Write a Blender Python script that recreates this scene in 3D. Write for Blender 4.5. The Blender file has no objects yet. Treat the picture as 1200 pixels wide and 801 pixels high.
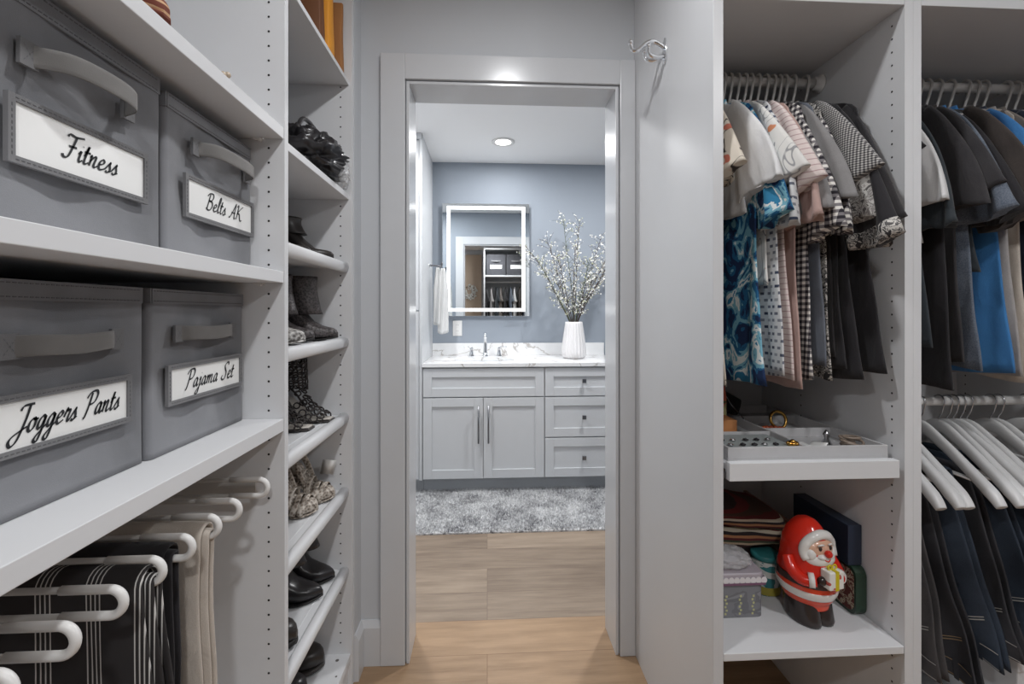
import bpy, math, random
from mathutils import Vector, Matrix
random.seed(7)
S = bpy.context.scene
COL = S.collection
PI = math.pi

# ------------------------------------------------------------------ camera
FPX = 535.0
cam_d = bpy.data.cameras.new('camera')
cam = bpy.data.objects.new('camera', cam_d)
COL.objects.link(cam)
cam.location = (0, 0, 1.213)
cam.rotation_euler = (PI/2, 0, -math.atan(29/FPX))
cam_d.sensor_fit = 'HORIZONTAL'
cam_d.sensor_width = 36
cam_d.lens = 36*FPX/1200
cam_d.shift_y = -35.5/1200
cam_d.clip_start = 0.02
S.camera = cam

# ------------------------------------------------------------------ world, exposure, lights
w = bpy.data.worlds.new('world'); S.world = w; w.use_nodes = True
w.node_tree.nodes['Background'].inputs[0].default_value = (0.9, 0.95, 1, 1)
w.node_tree.nodes['Background'].inputs[1].default_value = 0.3
S.view_settings.view_transform = 'Standard'
S.view_settings.look = 'None'
S.view_settings.gamma = 1
S.view_settings.use_curve_mapping = False
S.view_settings.exposure = 0.0
S.cycles.max_bounces = 10
S.cycles.diffuse_bounces = 6
CEIL = 2.39
# (x, y, watts, colour, disc diameter, label)
LIGHTS = [
    (0.10, 0.78, 7.5, (0.975, 0.985, 1.0), 0.08, 'round recessed ceiling light over the closet aisle in front of the doorway'),
    (0.10, -0.75, 15.5, (0.975, 0.985, 1.0), 0.13, 'round recessed ceiling light over the closet aisle behind the viewer'),  # unseen lamp, added as fill to brighten the cabinet bays
    (1.25, -0.25, 15.0, (0.975, 0.985, 1.0), 0.13, 'round recessed ceiling light over the wide side of the closet'),  # second added fill lamp out of view, lifts the right-hand bays
    (0.11, 3.16, 6.5, (0.985, 0.99, 1.0), 0.13, 'round recessed ceiling light glowing in front of the blue bathroom wall'),
    (0.95, 2.55, 23.0, (0.985, 0.99, 1.0), 0.13, 'round recessed bathroom ceiling light to the right of the doorway'),
    (-0.55, 2.35, 18.0, (0.985, 0.99, 1.0), 0.13, 'round recessed bathroom ceiling light to the left of the doorway'),
]

# ------------------------------------------------------------------ materials
def srgb(r, g=None, b=None):
    if g is None: g = b = r
    f = lambda c: (c/255/12.92) if c/255 <= .04045 else ((c/255+.055)/1.055)**2.4
    return (f(r), f(g), f(b))

class NT:
    def __init__(s, name):
        s.m = bpy.data.materials.new(name); s.m.use_nodes = True
        s.t = s.m.node_tree; s.p = s.t.nodes['Principled BSDF']
    def n(s, typ, **kw):
        nd = s.t.nodes.new('ShaderNode'+typ)
        for k, v in kw.items():
            if k.startswith('i_'):
                k2 = k[2:]; k2 = int(k2) if k2.isdigit() else k2.replace('_', ' ')
                inp = nd.inputs[k2]
                s.put(inp, v)
            else: setattr(nd, k, v)
        return nd
    def put(s, inp, v):
        if isinstance(v, bpy.types.NodeSocket): s.t.links.new(v, inp)
        elif isinstance(v, tuple) and len(v) == 3 and inp.type == 'RGBA': inp.default_value = (*v, 1)
        else: inp.default_value = v
    def math(s, op, a, b=None, c=None):
        nd = s.t.nodes.new('ShaderNodeMath'); nd.operation = op
        s.put(nd.inputs[0], a)
        if b is not None: s.put(nd.inputs[1], b)
        if c is not None: s.put(nd.inputs[2], c)
        return nd.outputs[0]
    def mix(s, f, a, b):
        nd = s.t.nodes.new('ShaderNodeMix'); nd.data_type = 'RGBA'
        s.put(nd.inputs[0], f); s.put(nd.inputs[6], a); s.put(nd.inputs[7], b)
        return nd.outputs[2]
    def co(s): return s.n('TexCoord').outputs['Object']
    def xyz(s):
        sp = s.n('SeparateXYZ', i_0=s.co()); return sp.outputs
    def mapped(s, scale, rot=(0, 0, 0)):
        return s.n('Mapping', i_Vector=s.co(), i_Scale=scale, i_Rotation=rot).outputs[0]
    def noise(s, scale, detail=3, vec=None, rough=.5):
        return s.n('TexNoise', i_Vector=vec if vec is not None else s.co(), i_Scale=scale, i_Detail=detail, i_Roughness=rough).outputs[0]
    def ramp(s, fac, stops):
        nd = s.n('ValToRGB', i_0=fac); r = nd.color_ramp
        while len(r.elements) < len(stops): r.elements.new(.5)
        for e, (p, c) in zip(r.elements, stops):
            e.position = p; e.color = (*(c if isinstance(c, tuple) else (c, c, c)), 1)
        return nd.outputs[0]
    def step(s, v, t, w=.02):
        return s.n('MapRange', i_0=v, i_1=t-w, i_2=t+w).outputs[0]
    def fin(s, col=None, rough=.5, metal=0, bump=None, bstr=.3, bdist=.002, **kw):
        if col is not None: s.put(s.p.inputs['Base Color'], col)
        s.put(s.p.inputs['Roughness'], rough); s.put(s.p.inputs['Metallic'], metal)
        if bump is not None:
            b = s.n('Bump', i_Strength=bstr, i_Distance=bdist, i_Height=bump)
            s.t.links.new(b.outputs[0], s.p.inputs['Normal'])
        for k, v in kw.items(): s.put(s.p.inputs[k.replace('_', ' ')], v)
        return s.m

def plain(name, col, rough=.5, metal=0, nscale=60, bstr=.08, var=.04, **kw):
    t = NT(name); nz = t.noise(nscale)
    c = t.mix(nz, tuple(x*(1-var) for x in col), tuple(min(1, x*(1+var)) for x in col))
    return t.fin(c, rough, metal, bump=nz, bstr=bstr, bdist=.001, **kw)

def fabric(name, col, col2=None, scale=900, rough=.9, var=.12, bstr=.35):
    t = NT(name); a = t.noise(scale, 2); b = t.noise(14, 3)
    c2 = col2 or tuple(x*(1-var*2) for x in col)
    f = t.math('ADD', t.math('MULTIPLY', a, .6), t.math('MULTIPLY', b, .4))
    f = t.step(f, .5, .16)
    wr = t.n('TexNoise', i_Vector=t.mapped((1, 1, .45)), i_Scale=26, i_Detail=3, i_Distortion=.8).outputs[0]
    return t.fin(t.mix(f, c2, col), rough, bump=t.math('ADD', t.math('MULTIPLY', a, .10), wr), bstr=bstr, bdist=.010, Sheen_Weight=.15)

M = {}
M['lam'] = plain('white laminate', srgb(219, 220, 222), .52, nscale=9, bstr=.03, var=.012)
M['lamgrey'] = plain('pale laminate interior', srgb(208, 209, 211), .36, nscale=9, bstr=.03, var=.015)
M['wall'] = plain('closet wall paint', srgb(196, 199, 203), .7, nscale=220, bstr=.10, var=.01)
M['ceil'] = plain('ceiling paint', srgb(248, 248, 248), .8, nscale=180, bstr=.08, var=.01)
M['trim'] = plain('glossy trim paint', srgb(204, 206, 209), .22, nscale=30, bstr=.02, var=.01)
M['blue'] = plain('blue bathroom paint', srgb(149, 157, 167), .6, nscale=200, bstr=.08, var=.015)
M['cab'] = plain('painted vanity', srgb(208, 210, 212), .33, nscale=20, bstr=.02, var=.01)
M['toe'] = plain('toe kick', srgb(188, 192, 196), .5)
M['hole'] = plain('dark hole', srgb(34, 32, 32), .9)
M['screw'] = plain('screw cap', srgb(96, 92, 90), .5)
M['brass'] = plain('brown painted wood', srgb(196, 176, 156), .7)
M['chrome'] = plain('chrome', (.82, .83, .85), .08, 1, var=.01, bstr=0)
M['nickel'] = plain('dark nickel', (.22, .22, .23), .3, 1)
M['silver'] = plain('brushed silver', (.6, .6, .62), .25, 1)
M['plast'] = plain('white plastic', srgb(228, 227, 225), .35, var=.01)
M['plastg'] = plain('greyish plastic', srgb(190, 188, 185), .4, var=.01)
M['paper'] = plain('paper card', srgb(240, 240, 238), .35, var=.01, bstr=.02)
M['ink'] = plain('black ink', srgb(30, 32, 36), .6)
M['stitch'] = plain('stitching', srgb(92, 92, 94), .9)
M['stitchl'] = plain('pale stitching', srgb(178, 176, 172), .9)
M['tan'] = plain('tan stitching', srgb(150, 128, 100), .9)

def binfab(name, col):
    t = NT(name); a = t.noise(1100, 2); b = t.noise(7, 3); d = t.noise(30, 4)
    f = t.step(b, .5, .14)
    c = t.mix(f, tuple(x*.80 for x in col), tuple(x*1.16 for x in col))
    h = t.math('ADD', t.math('MULTIPLY', a, .25), t.math('MULTIPLY', d, .6))
    return t.fin(c, .93, bump=h, bstr=.5, bdist=.0025, Sheen_Weight=.2)
M['bin'] = binfab('grey felt bin fabric', srgb(124, 125, 129))
M['bindark'] = binfab('grey strap fabric', srgb(116, 116, 118))
M['strap'] = binfab('satin strap', srgb(124, 122, 120))

def planks(name, c1, c2, cm, alongY=False, w=.18, L=1.25, rough=.42):
    t = NT(name)
    v = t.mapped((1, 1, 1), (0, 0, PI/2 if alongY else 0))
    br = t.n('TexBrick', i_Vector=v, i_Color1=(0, 0, 0), i_Color2=(1, 1, 1), i_Mortar=(0, 0, 0), i_Scale=1.0,
             i_Mortar_Size=.0011, i_Mortar_Smooth=.2, i_Bias=0.0, i_Brick_Width=L, i_Row_Height=w)
    br.offset = .37; br.offset_frequency = 3
    rnd = br.outputs[0]
    sp = t.n('SeparateXYZ', i_0=v).outputs
    cb = t.n('CombineXYZ', i_0=t.math('ADD', t.math('MULTIPLY', sp[0], 1.6), t.math('MULTIPLY', rnd, 7)), i_1=t.math('MULTIPLY', sp[1], 14), i_2=rnd).outputs[0]
    g = t.noise(2.2, 6, cb, .62)
    cb2 = t.n('CombineXYZ', i_0=t.math('MULTIPLY', sp[0], 5), i_1=t.math('MULTIPLY', sp[1], 160), i_2=rnd).outputs[0]
    g2 = t.noise(1.4, 3, cb2)
    bl = t.noise(3.5, 2, v)
    f = t.math('ADD', t.math('MULTIPLY', g, .75), t.math('ADD', t.math('MULTIPLY', rnd, .22), t.math('ADD', t.math('MULTIPLY', g2, .16), t.math('MULTIPLY', bl, .1))))
    f = t.step(f, .60, .27)
    c = t.mix(f, c1, c2)
    c = t.mix(t.math('MULTIPLY', br.outputs[1], .55), c, cm)
    return t.fin(c, rough, bump=t.math('SUBTRACT', g2, t.math('MULTIPLY', br.outputs[1], 3)), bstr=.12, bdist=.0006)
M['oak'] = planks('pale oak planks', srgb(112, 96, 82), srgb(166, 148, 129), srgb(95, 78, 64))
M['oak_warmlight'] = planks('oak planks with painted warm light', srgb(132, 106, 80), srgb(184, 153, 121), srgb(92, 62, 42))  # warmer board colours stand in for warm light spilling over the closet floor

def marble():
    t = NT('white marble quartz')
    n = t.n('TexNoise', i_Vector=t.mapped((1, 1.6, 1.2), (0, .4, .6)), i_Scale=2.2, i_Detail=6, i_Roughness=.55, i_Distortion=.9).outputs[0]
    v = t.math('ABSOLUTE', t.math('SUBTRACT', n, .5))
    f = t.n('MapRange', i_0=v, i_1=0.0, i_2=.018).outputs[0]
    c = t.mix(f, srgb(178, 172, 166), srgb(240, 240, 240))
    c = t.mix(t.math('MULTIPLY', t.noise(3), .15), c, srgb(214, 214, 216))
    return t.fin(c, .12)
M['marble'] = marble()

def emis(name, col, s):
    t = NT(name); t.p.inputs['Emission Color'].default_value = (*col, 1); t.p.inputs['Emission Strength'].default_value = s
    t.p.inputs['Base Color'].default_value = (*col, 1); return t.m
M['lens'] = emis('glowing lens', (1, .99, .97), 6)
M['led'] = emis('glowing strip', (.97, .99, 1), 3.2)
mt = NT('mirror silver'); M['mirror'] = mt.fin((.80, .83, .84), .015, 1)
M['porc'] = plain('porcelain', srgb(240, 240, 240), .15, var=.01)
M['vase'] = plain('matte white ceramic', srgb(222, 220, 220), .45, var=.01)

# fabric patterns (local axes: x = thickness, y = width, z = height)
def stripes(name, base, line, period=.02, frac=.2, axis=1, wob=0, period2=None):
    t = NT(name); o = t.xyz(); a = o[axis]
    if wob: a = t.math('ADD', a, t.math('MULTIPLY', t.noise(8), wob))
    m = t.math('FRACT', t.math('DIVIDE', a, period))
    f = t.math('LESS_THAN', m, frac)
    w_ = t.noise(900, 2)
    return t.fin(t.mix(f, base, line), .88, bump=w_, bstr=.3, bdist=.0006)
def gingham(name, a, b, c, period=.012):
    t = NT(name); o = t.xyz()
    fy = t.math('LESS_THAN', t.math('FRACT', t.math('DIVIDE', o[1], period)), .5)
    fz = t.math('LESS_THAN', t.math('FRACT', t.math('DIVIDE', o[2], period)), .5)
    s_ = t.math('MULTIPLY', t.math('ADD', fy, fz), .5)
    return t.fin(t.ramp(s_, [(0, a), (.5, b), (1, c)]), .9)
def blotch(name, cols, scale=25, dist=1.2, detail=3, sy=1, sz=1):
    t = NT(name)
    n = t.n('TexNoise', i_Vector=t.mapped((.6, sy, sz)), i_Scale=scale, i_Detail=detail, i_Distortion=dist).outputs[0]
    k = len(cols); st = []
    lo, hi = .36, .64
    for i, c in enumerate(cols):
        p = lo+(hi-lo)*i/(k-1)
        st.append((p, c))
    t2 = t.ramp(n, st); 
    for nd in t.t.nodes:
        if nd.type == 'VALTORGB': nd.color_ramp.interpolation = 'CONSTANT' if k > 2 else 'LINEAR'
    return t.fin(t2, .88)
def rects(name, base, ink, period=.021):
    t = NT(name)
    br = t.n('TexBrick', i_Vector=t.n('CombineXYZ', i_0=t.xyz()[1], i_1=t.xyz()[2]).outputs[0], i_Color1=(0, 0, 0), i_Color2=(1, 1, 1), i_Mortar=(0, 0, 0), i_Scale=1.0,
             i_Mortar_Size=.0052, i_Mortar_Smooth=.1, i_Brick_Width=period, i_Row_Height=period*.8)
    f = t.math('SUBTRACT', 1.0, br.outputs[1])
    n2 = t.noise(500, 2); f = t.math('MULTIPLY', f, t.math('ADD', .45, t.math('MULTIPLY', br.outputs[0], .6)))
    return t.fin(t.mix(f, base, ink), .88, bump=n2, bstr=.2, bdist=.0005)
def linesprint(name, base, ink, scale=16, th=.02, extra=None):
    t = NT(name)
    n = t.n('TexNoise', i_Vector=t.mapped((.5, 1, .6)), i_Scale=scale, i_Detail=1, i_Distortion=1.6).outputs[0]
    f = t.n('MapRange', i_0=t.math('ABSOLUTE', t.math('SUBTRACT', n, .5)), i_1=th*.4, i_2=th).outputs[0]
    c = t.mix(f, ink, base)
    if extra:
        n3 = t.noise(18, 2); c = t.mix(t.step(n3, .66, .01), c, extra)
    return t.fin(c, .88)
K = {
 'cream': linesprint('cream line print', srgb(205, 196, 182), srgb(52, 46, 44), 14, .016, srgb(190, 110, 90)),
 'white': fabric('white shirt cloth', srgb(222, 221, 219), srgb(206, 206, 208)),
 'hawaii': blotch('blue palm print', [srgb(20, 44, 84), srgb(28, 96, 140), srgb(120, 176, 196), srgb(222, 228, 228), srgb(44, 124, 164)], 17, 1.3, 4, 1, .8),
 'orangeprint': linesprint('white print with orange', srgb(216, 214, 210), srgb(150, 150, 152), 12, .012, srgb(200, 132, 96)),
 'rects': rects('grey rectangle print', srgb(206, 207, 208), srgb(58, 66, 88)),
 'pinkstripe': stripes('pale pink stripe', srgb(214, 200, 196), srgb(176, 148, 148), .014, .16, 2, .01),
 'pink': fabric('dusty pink cloth', srgb(188, 158, 150)),
 'grey': fabric('mid grey cloth', srgb(140, 138, 138)),
 'check': gingham('black and white check', srgb(222, 218, 212), srgb(120, 116, 118), srgb(36, 32, 40), .015),
 'chambray': fabric('grey blue chambray', srgb(112, 118, 128), srgb(84, 88, 98)),
 'bwfloral': blotch('black and white floral', [srgb(48, 46, 48), srgb(190, 186, 180), srgb(90, 88, 88), srgb(206, 202, 196)], 55, 1.8, 3),
 'hound': gingham('fine houndstooth', srgb(196, 194, 190), srgb(120, 118, 118), srgb(48, 46, 50), .0056),
 'floral': blotch('grey floral', [srgb(96, 92, 92), srgb(196, 194, 190), srgb(150, 146, 144), srgb(212, 210, 206)], 38, 2.2, 2),
 'black': fabric('black cloth', srgb(40, 38, 42), srgb(26, 24, 28)),
 'char': fabric('charcoal cloth', srgb(58, 56, 58), srgb(38, 36, 40)),
 'slate': fabric('dark slate cloth', srgb(56, 64, 70), srgb(36, 42, 48)),
 'heather': fabric('blue heather cloth', srgb(118, 126, 138), srgb(72, 82, 98), 400),
 'brown': fabric('dark brown cloth', srgb(72, 64, 60), srgb(50, 44, 42)),
 'bright': fabric('bright blue cloth', srgb(66, 132, 190), srgb(48, 106, 164)),
 'ltgrey': fabric('light heather grey cloth', srgb(178, 174, 172), srgb(150, 146, 146)),
 'taupe': fabric('taupe cloth', srgb(128, 120, 114)),
 'linen': fabric('cream linen', srgb(206, 197, 186), srgb(182, 172, 162)),
 'navy': fabric('navy cloth', srgb(44, 54, 74), srgb(30, 38, 54)),
}
def denim(name, c, c2):
    t = NT(name); a = t.noise(700, 2); b = t.noise(9, 3)
    f = t.step(t.math('ADD', t.math('MULTIPLY', a, .35), t.math('MULTIPLY', b, .65)), .56, .2)
    return t.fin(t.mix(f, c, c2), .85, bump=a, bstr=.4, bdist=.0008)
K['denim'] = denim('dark blue denim', srgb(30, 38, 50), srgb(62, 74, 90))
K['denimblack'] = denim('black denim', srgb(38, 38, 42), srgb(66, 66, 72))
K['denimgrey'] = denim('grey denim', srgb(60, 58, 60), srgb(96, 92, 92))
def pin():
    t = NT('black cloth with white stripe clusters'); y = t.xyz()[1]
    p = .066
    m = t.math('MULTIPLY', t.math('FRACT', t.math('DIVIDE', t.math('ADD', y, .03), p)), p)
    f = 0
    for k in range(4):
        d = t.math('LESS_THAN', t.math('ABSOLUTE', t.math('SUBTRACT', m, .02+.0062*k)), .0009)
        f = d if k == 0 else t.math('MAXIMUM', f, d)
    return t.fin(t.mix(f, srgb(46, 43, 44), srgb(205, 203, 200)), .9, bump=t.noise(900), bstr=.3, bdist=.0006)
K['pin'] = pin()

# ------------------------------------------------------------------ mesh helpers
def smoothpath(pts, k=6):
    P_ = [Vector(p) for p in pts]
    if len(P_) < 3: return P_
    out = []
    for i in range(len(P_)-1):
        p0 = P_[max(i-1, 0)]; p1 = P_[i]; p2 = P_[i+1]; p3 = P_[min(i+2, len(P_)-1)]
        for j in range(k):
            t = j/k
            out.append(.5*((2*p1)+(-p0+p2)*t+(2*p0-5*p1+4*p2-p3)*t*t+(-p0+3*p1-3*p2+p3)*t**3))
    out.append(P_[-1]); return out
def lerp(a, b, t): return a+(b-a)*t
def sample(lst, t):
    if not isinstance(lst, (list, tuple)): return lst
    x = t*(len(lst)-1); i = min(int(x), len(lst)-2); return lerp(lst[i], lst[i+1], x-i)

class MB:
    def __init__(s): s.v = []; s.f = []; s.sm = []; s.mi = []
    def add(s, vs, fs, smooth=False, mi=0, M_=None):
        o = len(s.v)
        for p in vs:
            p = Vector(p)
            if M_ is not None: p = M_ @ p
            s.v.append(tuple(p))
        for f in fs:
            s.f.append(tuple(o+i for i in f)); s.sm.append(smooth); s.mi.append(mi)
        return s
    def box(s, x0, x1, y0, y1, z0, z1, mi=0, M_=None):
        vs = [(x, y, z) for z in (z0, z1) for y in (y0, y1) for x in (x0, x1)]
        s.add(vs, [(0, 2, 3, 1), (4, 5, 7, 6), (0, 1, 5, 4), (2, 6, 7, 3), (0, 4, 6, 2), (1, 3, 7, 5)], False, mi, M_); return s
    def loft(s, rings, cap0=True, cap1=True, closed=True, smooth=True, mi=0, M_=None):
        n = len(rings[0]); vs = [p for r in rings for p in r]; fs = []
        m = n if closed else n-1
        for i in range(len(rings)-1):
            for j in range(m):
                k = (j+1) % n
                fs.append((i*n+j, i*n+k, (i+1)*n+k, (i+1)*n+j))
        s.add(vs, fs, smooth, mi, M_)
        o = len(s.v)-len(vs)
        if cap0: s.f.append(tuple(o+j for j in reversed(range(n)))); s.sm.append(False); s.mi.append(mi)
        if cap1: s.f.append(tuple(o+(len(rings)-1)*n+j for j in range(n))); s.sm.append(False); s.mi.append(mi)
        return s
    def sweep(s, pts, side, hw, ht, n=12, sq=1.0, smooth=True, mi=0, cap=True, M_=None, disp=None):
        """closed section swept along a path; side = Vector of the wide axis; hw/ht half widths (number or list along path)"""
        pts = [Vector(p) for p in pts]; side0 = Vector(side).normalized(); rings = []
        for i, p in enumerate(pts):
            t = i/(len(pts)-1)
            tg = (pts[min(i+1, len(pts)-1)]-pts[max(i-1, 0)]).normalized()
            sd = (side0-tg*side0.dot(tg))
            sd = sd.normalized() if sd.length > 1e-6 else Vector((0, 0, 1))
            nm = tg.cross(sd).normalized()
            a_, b_ = sample(hw, t), sample(ht, t); r = []
            for j in range(n):
                an = 2*PI*j/n; c_, s_ = math.cos(an), math.sin(an)
                cc = math.copysign(abs(c_)**sq, c_); ss = math.copysign(abs(s_)**sq, s_)
                q = p+sd*a_*cc+nm*b_*ss
                if disp: q = q+disp(t, cc, ss, q)
                r.append(q)
            rings.append(r)
        return s.loft(rings, cap, cap, True, smooth, mi, M_)
    def tube(s, pts, r, n=8, mi=0, cap=True, M_=None):
        pts = [Vector(p) for p in pts]
        d = (pts[-1]-pts[0])
        ref = Vector((0, 0, 1)) if abs(d.normalized().z if d.length > 1e-6 else 0) < .9 else Vector((1, 0, 0))
        # parallel transport
        rings = []; tg0 = (pts[1]-pts[0]).normalized()
        sd = ref-tg0*ref.dot(tg0)
        if sd.length < 1e-4: sd = Vector((0, 1, 0))-tg0*tg0.y
        sd.normalize()
        for i, p in enumerate(pts):
            tg = (pts[min(i+1, len(pts)-1)]-pts[max(i-1, 0)])
            if tg.length < 1e-9: tg = tg0
            tg.normalize(); sd = sd-tg*sd.dot(tg); sd.normalize(); nm = tg.cross(sd)
            rr = sample(r, i/(len(pts)-1))
            rings.append([p+sd*rr*math.cos(2*PI*j/n)+nm*rr*math.sin(2*PI*j/n) for j in range(n)])
        return s.loft(rings, cap, cap, True, True, mi, M_)
    def lathe(s, prof, c=(0, 0, 0), n=32, mi=0, axis='z', flute=0, M_=None, caps=True):
        rings = []
        for r, h in prof:
            ring = []
            for j in range(n):
                a = 2*PI*j/n; rr = r*(1+flute*(abs(math.cos(a*n/4))-.5)) if flute else r
                p = (rr*math.cos(a), rr*math.sin(a), h)
                if axis == 'x': p = (h, p[0], p[1])
                elif axis == 'y': p = (p[0], -h, p[1]) if False else (p[1], h, p[0])
                ring.append((p[0]+c[0], p[1]+c[1], p[2]+c[2]))
            rings.append(ring)
        return s.loft(rings, caps, caps, True, True, mi, M_)
    def ellipsoid(s, c, r, n=20, m=12, mi=0, M_=None):
        rings = []
        for i in range(m+1):
            th = PI*i/m; th = min(max(th, .02), PI-.02)
            rings.append([(c[0]+r[0]*math.sin(th)*math.cos(2*PI*j/n), c[1]+r[1]*math.sin(th)*math.sin(2*PI*j/n), c[2]-r[2]*math.cos(th)) for j in range(n)])
        return s.loft(rings, True, True, True, True, mi, M_)
    def torus(s, c, R, r, ax1, ax2, n=12, k=6, mi=0):
        a1, a2, c = Vector(ax1), Vector(ax2), Vector(c)
        nm = a1.cross(a2).normalized(); rings = []
        for i in range(n+1):
            a = 2*PI*i/n; d = a1*math.cos(a)+a2*math.sin(a); p = c+d*R
            rings.append([p+d*r*math.cos(2*PI*j/k)+nm*r*math.sin(2*PI*j/k) for j in range(k)])
        return s.loft(rings, False, False, True, True, mi)
    def build(s, name, mats, parent=None, bevel=0, seg=2, origin=None, world=False):
        me = bpy.data.meshes.new(name)
        off = Vector((0, 0, 0))
        q = parent
        while world and q is not None: off = off+Vector(q.location); q = q.parent
        if origin is not None: off = Vector(origin)
        me.from_pydata([tuple(Vector(p)-off) for p in s.v], [], s.f)
        me.polygons.foreach_set('use_smooth', s.sm)
        if not isinstance(mats, (list, tuple)): mats = [mats]
        for m_ in mats: me.materials.append(m_)
        me.polygons.foreach_set('material_index', s.mi)
        me.update()
        o = bpy.data.objects.new(name, me); COL.objects.link(o)
        if parent is not None: o.parent = parent
        elif origin is not None: o.location = origin
        if bevel:
            b = o.modifiers.new('bevel', 'BEVEL'); b.width = bevel; b.segments = seg; b.limit_method = 'ANGLE'; b.angle_limit = .7
            b.harden_normals = False
        return o

def tag(o, label, cat, group=None):
    o['label'] = label; o['category'] = cat
    if group: o['group'] = group
    return o
def thing(name, label, cat, loc=(0, 0, 0), rz=0, group=None):
    o = bpy.data.objects.new(name, None); o.empty_display_size = .05; COL.objects.link(o)
    o.location = loc; o.rotation_euler = (0, 0, rz)
    return tag(o, label, cat, group)
def struct(o): o['kind'] = 'structure'; return o
def bx(name, dims, mat, parent=None, bevel=.001, world=True):
    return MB().box(*dims).build(name, mat, parent, bevel=bevel, world=world)

def copy_tree(o, parent=None):
    c = o.copy(); COL.objects.link(c)
    if parent is not None: c.parent = parent
    for ch in list(o.children): copy_tree(ch, c)
    return c
def dup(root, loc, rz=0, label=None):
    c = copy_tree(root); c.location = loc; c.rotation_euler = (0, 0, rz)
    if label: c['label'] = label
    return c

# ------------------------------------------------------------------ handwriting
GL = {  # strokes in em units: x-height .45, capitals .95; (advance, [strokes])
 'F': (.62, [[(.02, .82), (.08, .93), (.35, .9), (.7, .97)], [(.38, .9), (.33, .5), (.24, .08), (.08, .02), (.0, .12)], [(.16, .48), (.5, .5)]]),
 'i': (.24, [[(.02, .3), (.1, .45), (.08, .15), (.13, .02), (.24, .12)], [(.12, .64), (.14, .66)]]),
 't': (.28, [[(.04, .3), (.14, .75), (.08, .15), (.14, .02), (.28, .12)], [(.0, .48), (.27, .5)]]),
 'n': (.44, [[(.02, .35), (.08, .44), (.05, .02)], [(.06, .2), (.2, .43), (.28, .4), (.25, .1), (.31, .02), (.44, .12)]]),
 'e': (.36, [[(.04, .2), (.2, .27), (.26, .38), (.17, .45), (.06, .32), (.05, .12), (.15, .02), (.36, .12)]]),
 's': (.33, [[(.0, .12), (.2, .45), (.19, .34), (.24, .15), (.15, .01), (.04, .06)], [(.18, .02), (.33, .12)]]),
 'l': (.26, [[(.02, .12), (.2, .7), (.2, .92), (.12, .85), (.07, .3), (.12, .02), (.26, .12)]]),
 'a': (.42, [[(.3, .38), (.2, .45), (.07, .3), (.05, .1), (.13, .02), (.24, .15), (.32, .43)], [(.32, .43), (.28, .12), (.33, .02), (.42, .12)]]),
 'o': (.4, [[(.2, .45), (.07, .32), (.05, .1), (.15, .01), (.28, .12), (.3, .34), (.2, .45), (.28, .38), (.4, .4)]]),
 'g': (.42, [[(.3, .38), (.2, .45), (.07, .3), (.05, .1), (.13, .02), (.24, .15), (.32, .43)], [(.32, .43), (.26, -.1), (.18, -.4), (.04, -.38), (.08, -.22), (.42, .12)]]),
 'r': (.34, [[(.0, .2), (.1, .5), (.13, .42), (.25, .42), (.2, .15), (.24, .02), (.34, .12)]]),
 'm': (.62, [[(.02, .35), (.08, .44), (.05, .02)], [(.06, .2), (.18, .43), (.25, .4), (.22, .02)], [(.23, .2), (.36, .43), (.45, .4), (.42, .1), (.48, .02), (.62, .12)]]),
 'j': (.26, [[(.06, .3), (.15, .45), (.1, -.05), (.02, -.38), (-.12, -.38), (-.08, -.22), (.26, .12)], [(.16, .64), (.18, .66)]]),
 'B': (.66, [[(.22, .9), (.17, .4), (.12, .02)], [(.0, .75), (.15, .93), (.45, .96), (.52, .78), (.42, .58), (.22, .52), (.48, .48), (.54, .25), (.4, .03), (.2, .0), (.06, .1)]]),
 'A': (.68, [[(.0, .06), (.12, .05), (.35, .5), (.55, .97), (.52, .4), (.55, .02), (.66, .1)], [(.2, .36), (.6, .38)]]),
 'K': (.68, [[(.02, .8), (.16, .94), (.13, .4), (.08, .02)], [(.62, .95), (.4, .75), (.16, .45), (.35, .4), (.48, .08), (.6, .02), (.7, .1)]]),
 'J': (.62, [[(.15, .78), (.25, .93), (.66, .95)], [(.5, .92), (.46, .4), (.32, -.2), (.12, -.36), (.0, -.2), (.12, -.02), (.6, .2)]]),
 'P': (.6, [[(.24, .9), (.19, .4), (.1, .0), (.02, -.04)], [(.0, .72), (.15, .92), (.45, .96), (.56, .78), (.46, .52), (.22, .44)]]),
 'S': (.6, [[(.56, .8), (.54, .94), (.38, .95), (.22, .78), (.3, .58), (.42, .38), (.36, .08), (.16, .0), (.02, .12), (.1, .26)]]),
 ' ': (.34, []),
}
def handwriting(text, size, width, origin, u, vv, mat, parent, off=.0006, bold=.125):
    """ribbon lettering on the plane through origin (left end of baseline), u = reading direction, vv = up"""
    u, vv = Vector(u), Vector(vv); nrm = u.cross(vv).normalized()
    total = sum(GL[c][0] for c in text); xs = width/total; mb = MB(); x = 0
    nib = Vector((math.cos(.6), math.sin(.6)))
    for ch in text:
        adv, strokes = GL[ch]
        for st in strokes:
            pts = [Vector(((x+px)*xs+py*size*.32, py*size)) for px, py in st]
            sm_ = [Vector((p[0], p[1])) for p in smoothpath([(p.x, p.y, 0) for p in pts], 6)] if len(pts) > 2 else pts
            L, R = [], []
            for i, p in enumerate(sm_):
                d = sm_[min(i+1, len(sm_)-1)]-sm_[max(i-1, 0)]
                d = d.normalized() if d.length > 0 else Vector((1, 0))
                wd = bold*size*(.35+.65*abs(d.x*nib.y-d.y*nib.x))
                q = Vector((-d.y, d.x))*wd*.5
                L.append(p+q); R.append(p-q)
            vs = [Vector(origin)+u*p.x+vv*p.y+nrm*off for p in L+R]; n = len(L)
            mb.add(vs, [(i+n, i+1+n, i+1, i) for i in range(n-1)])
        x += adv
    return mb.build('lettering', mat, parent, world=True)

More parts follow.
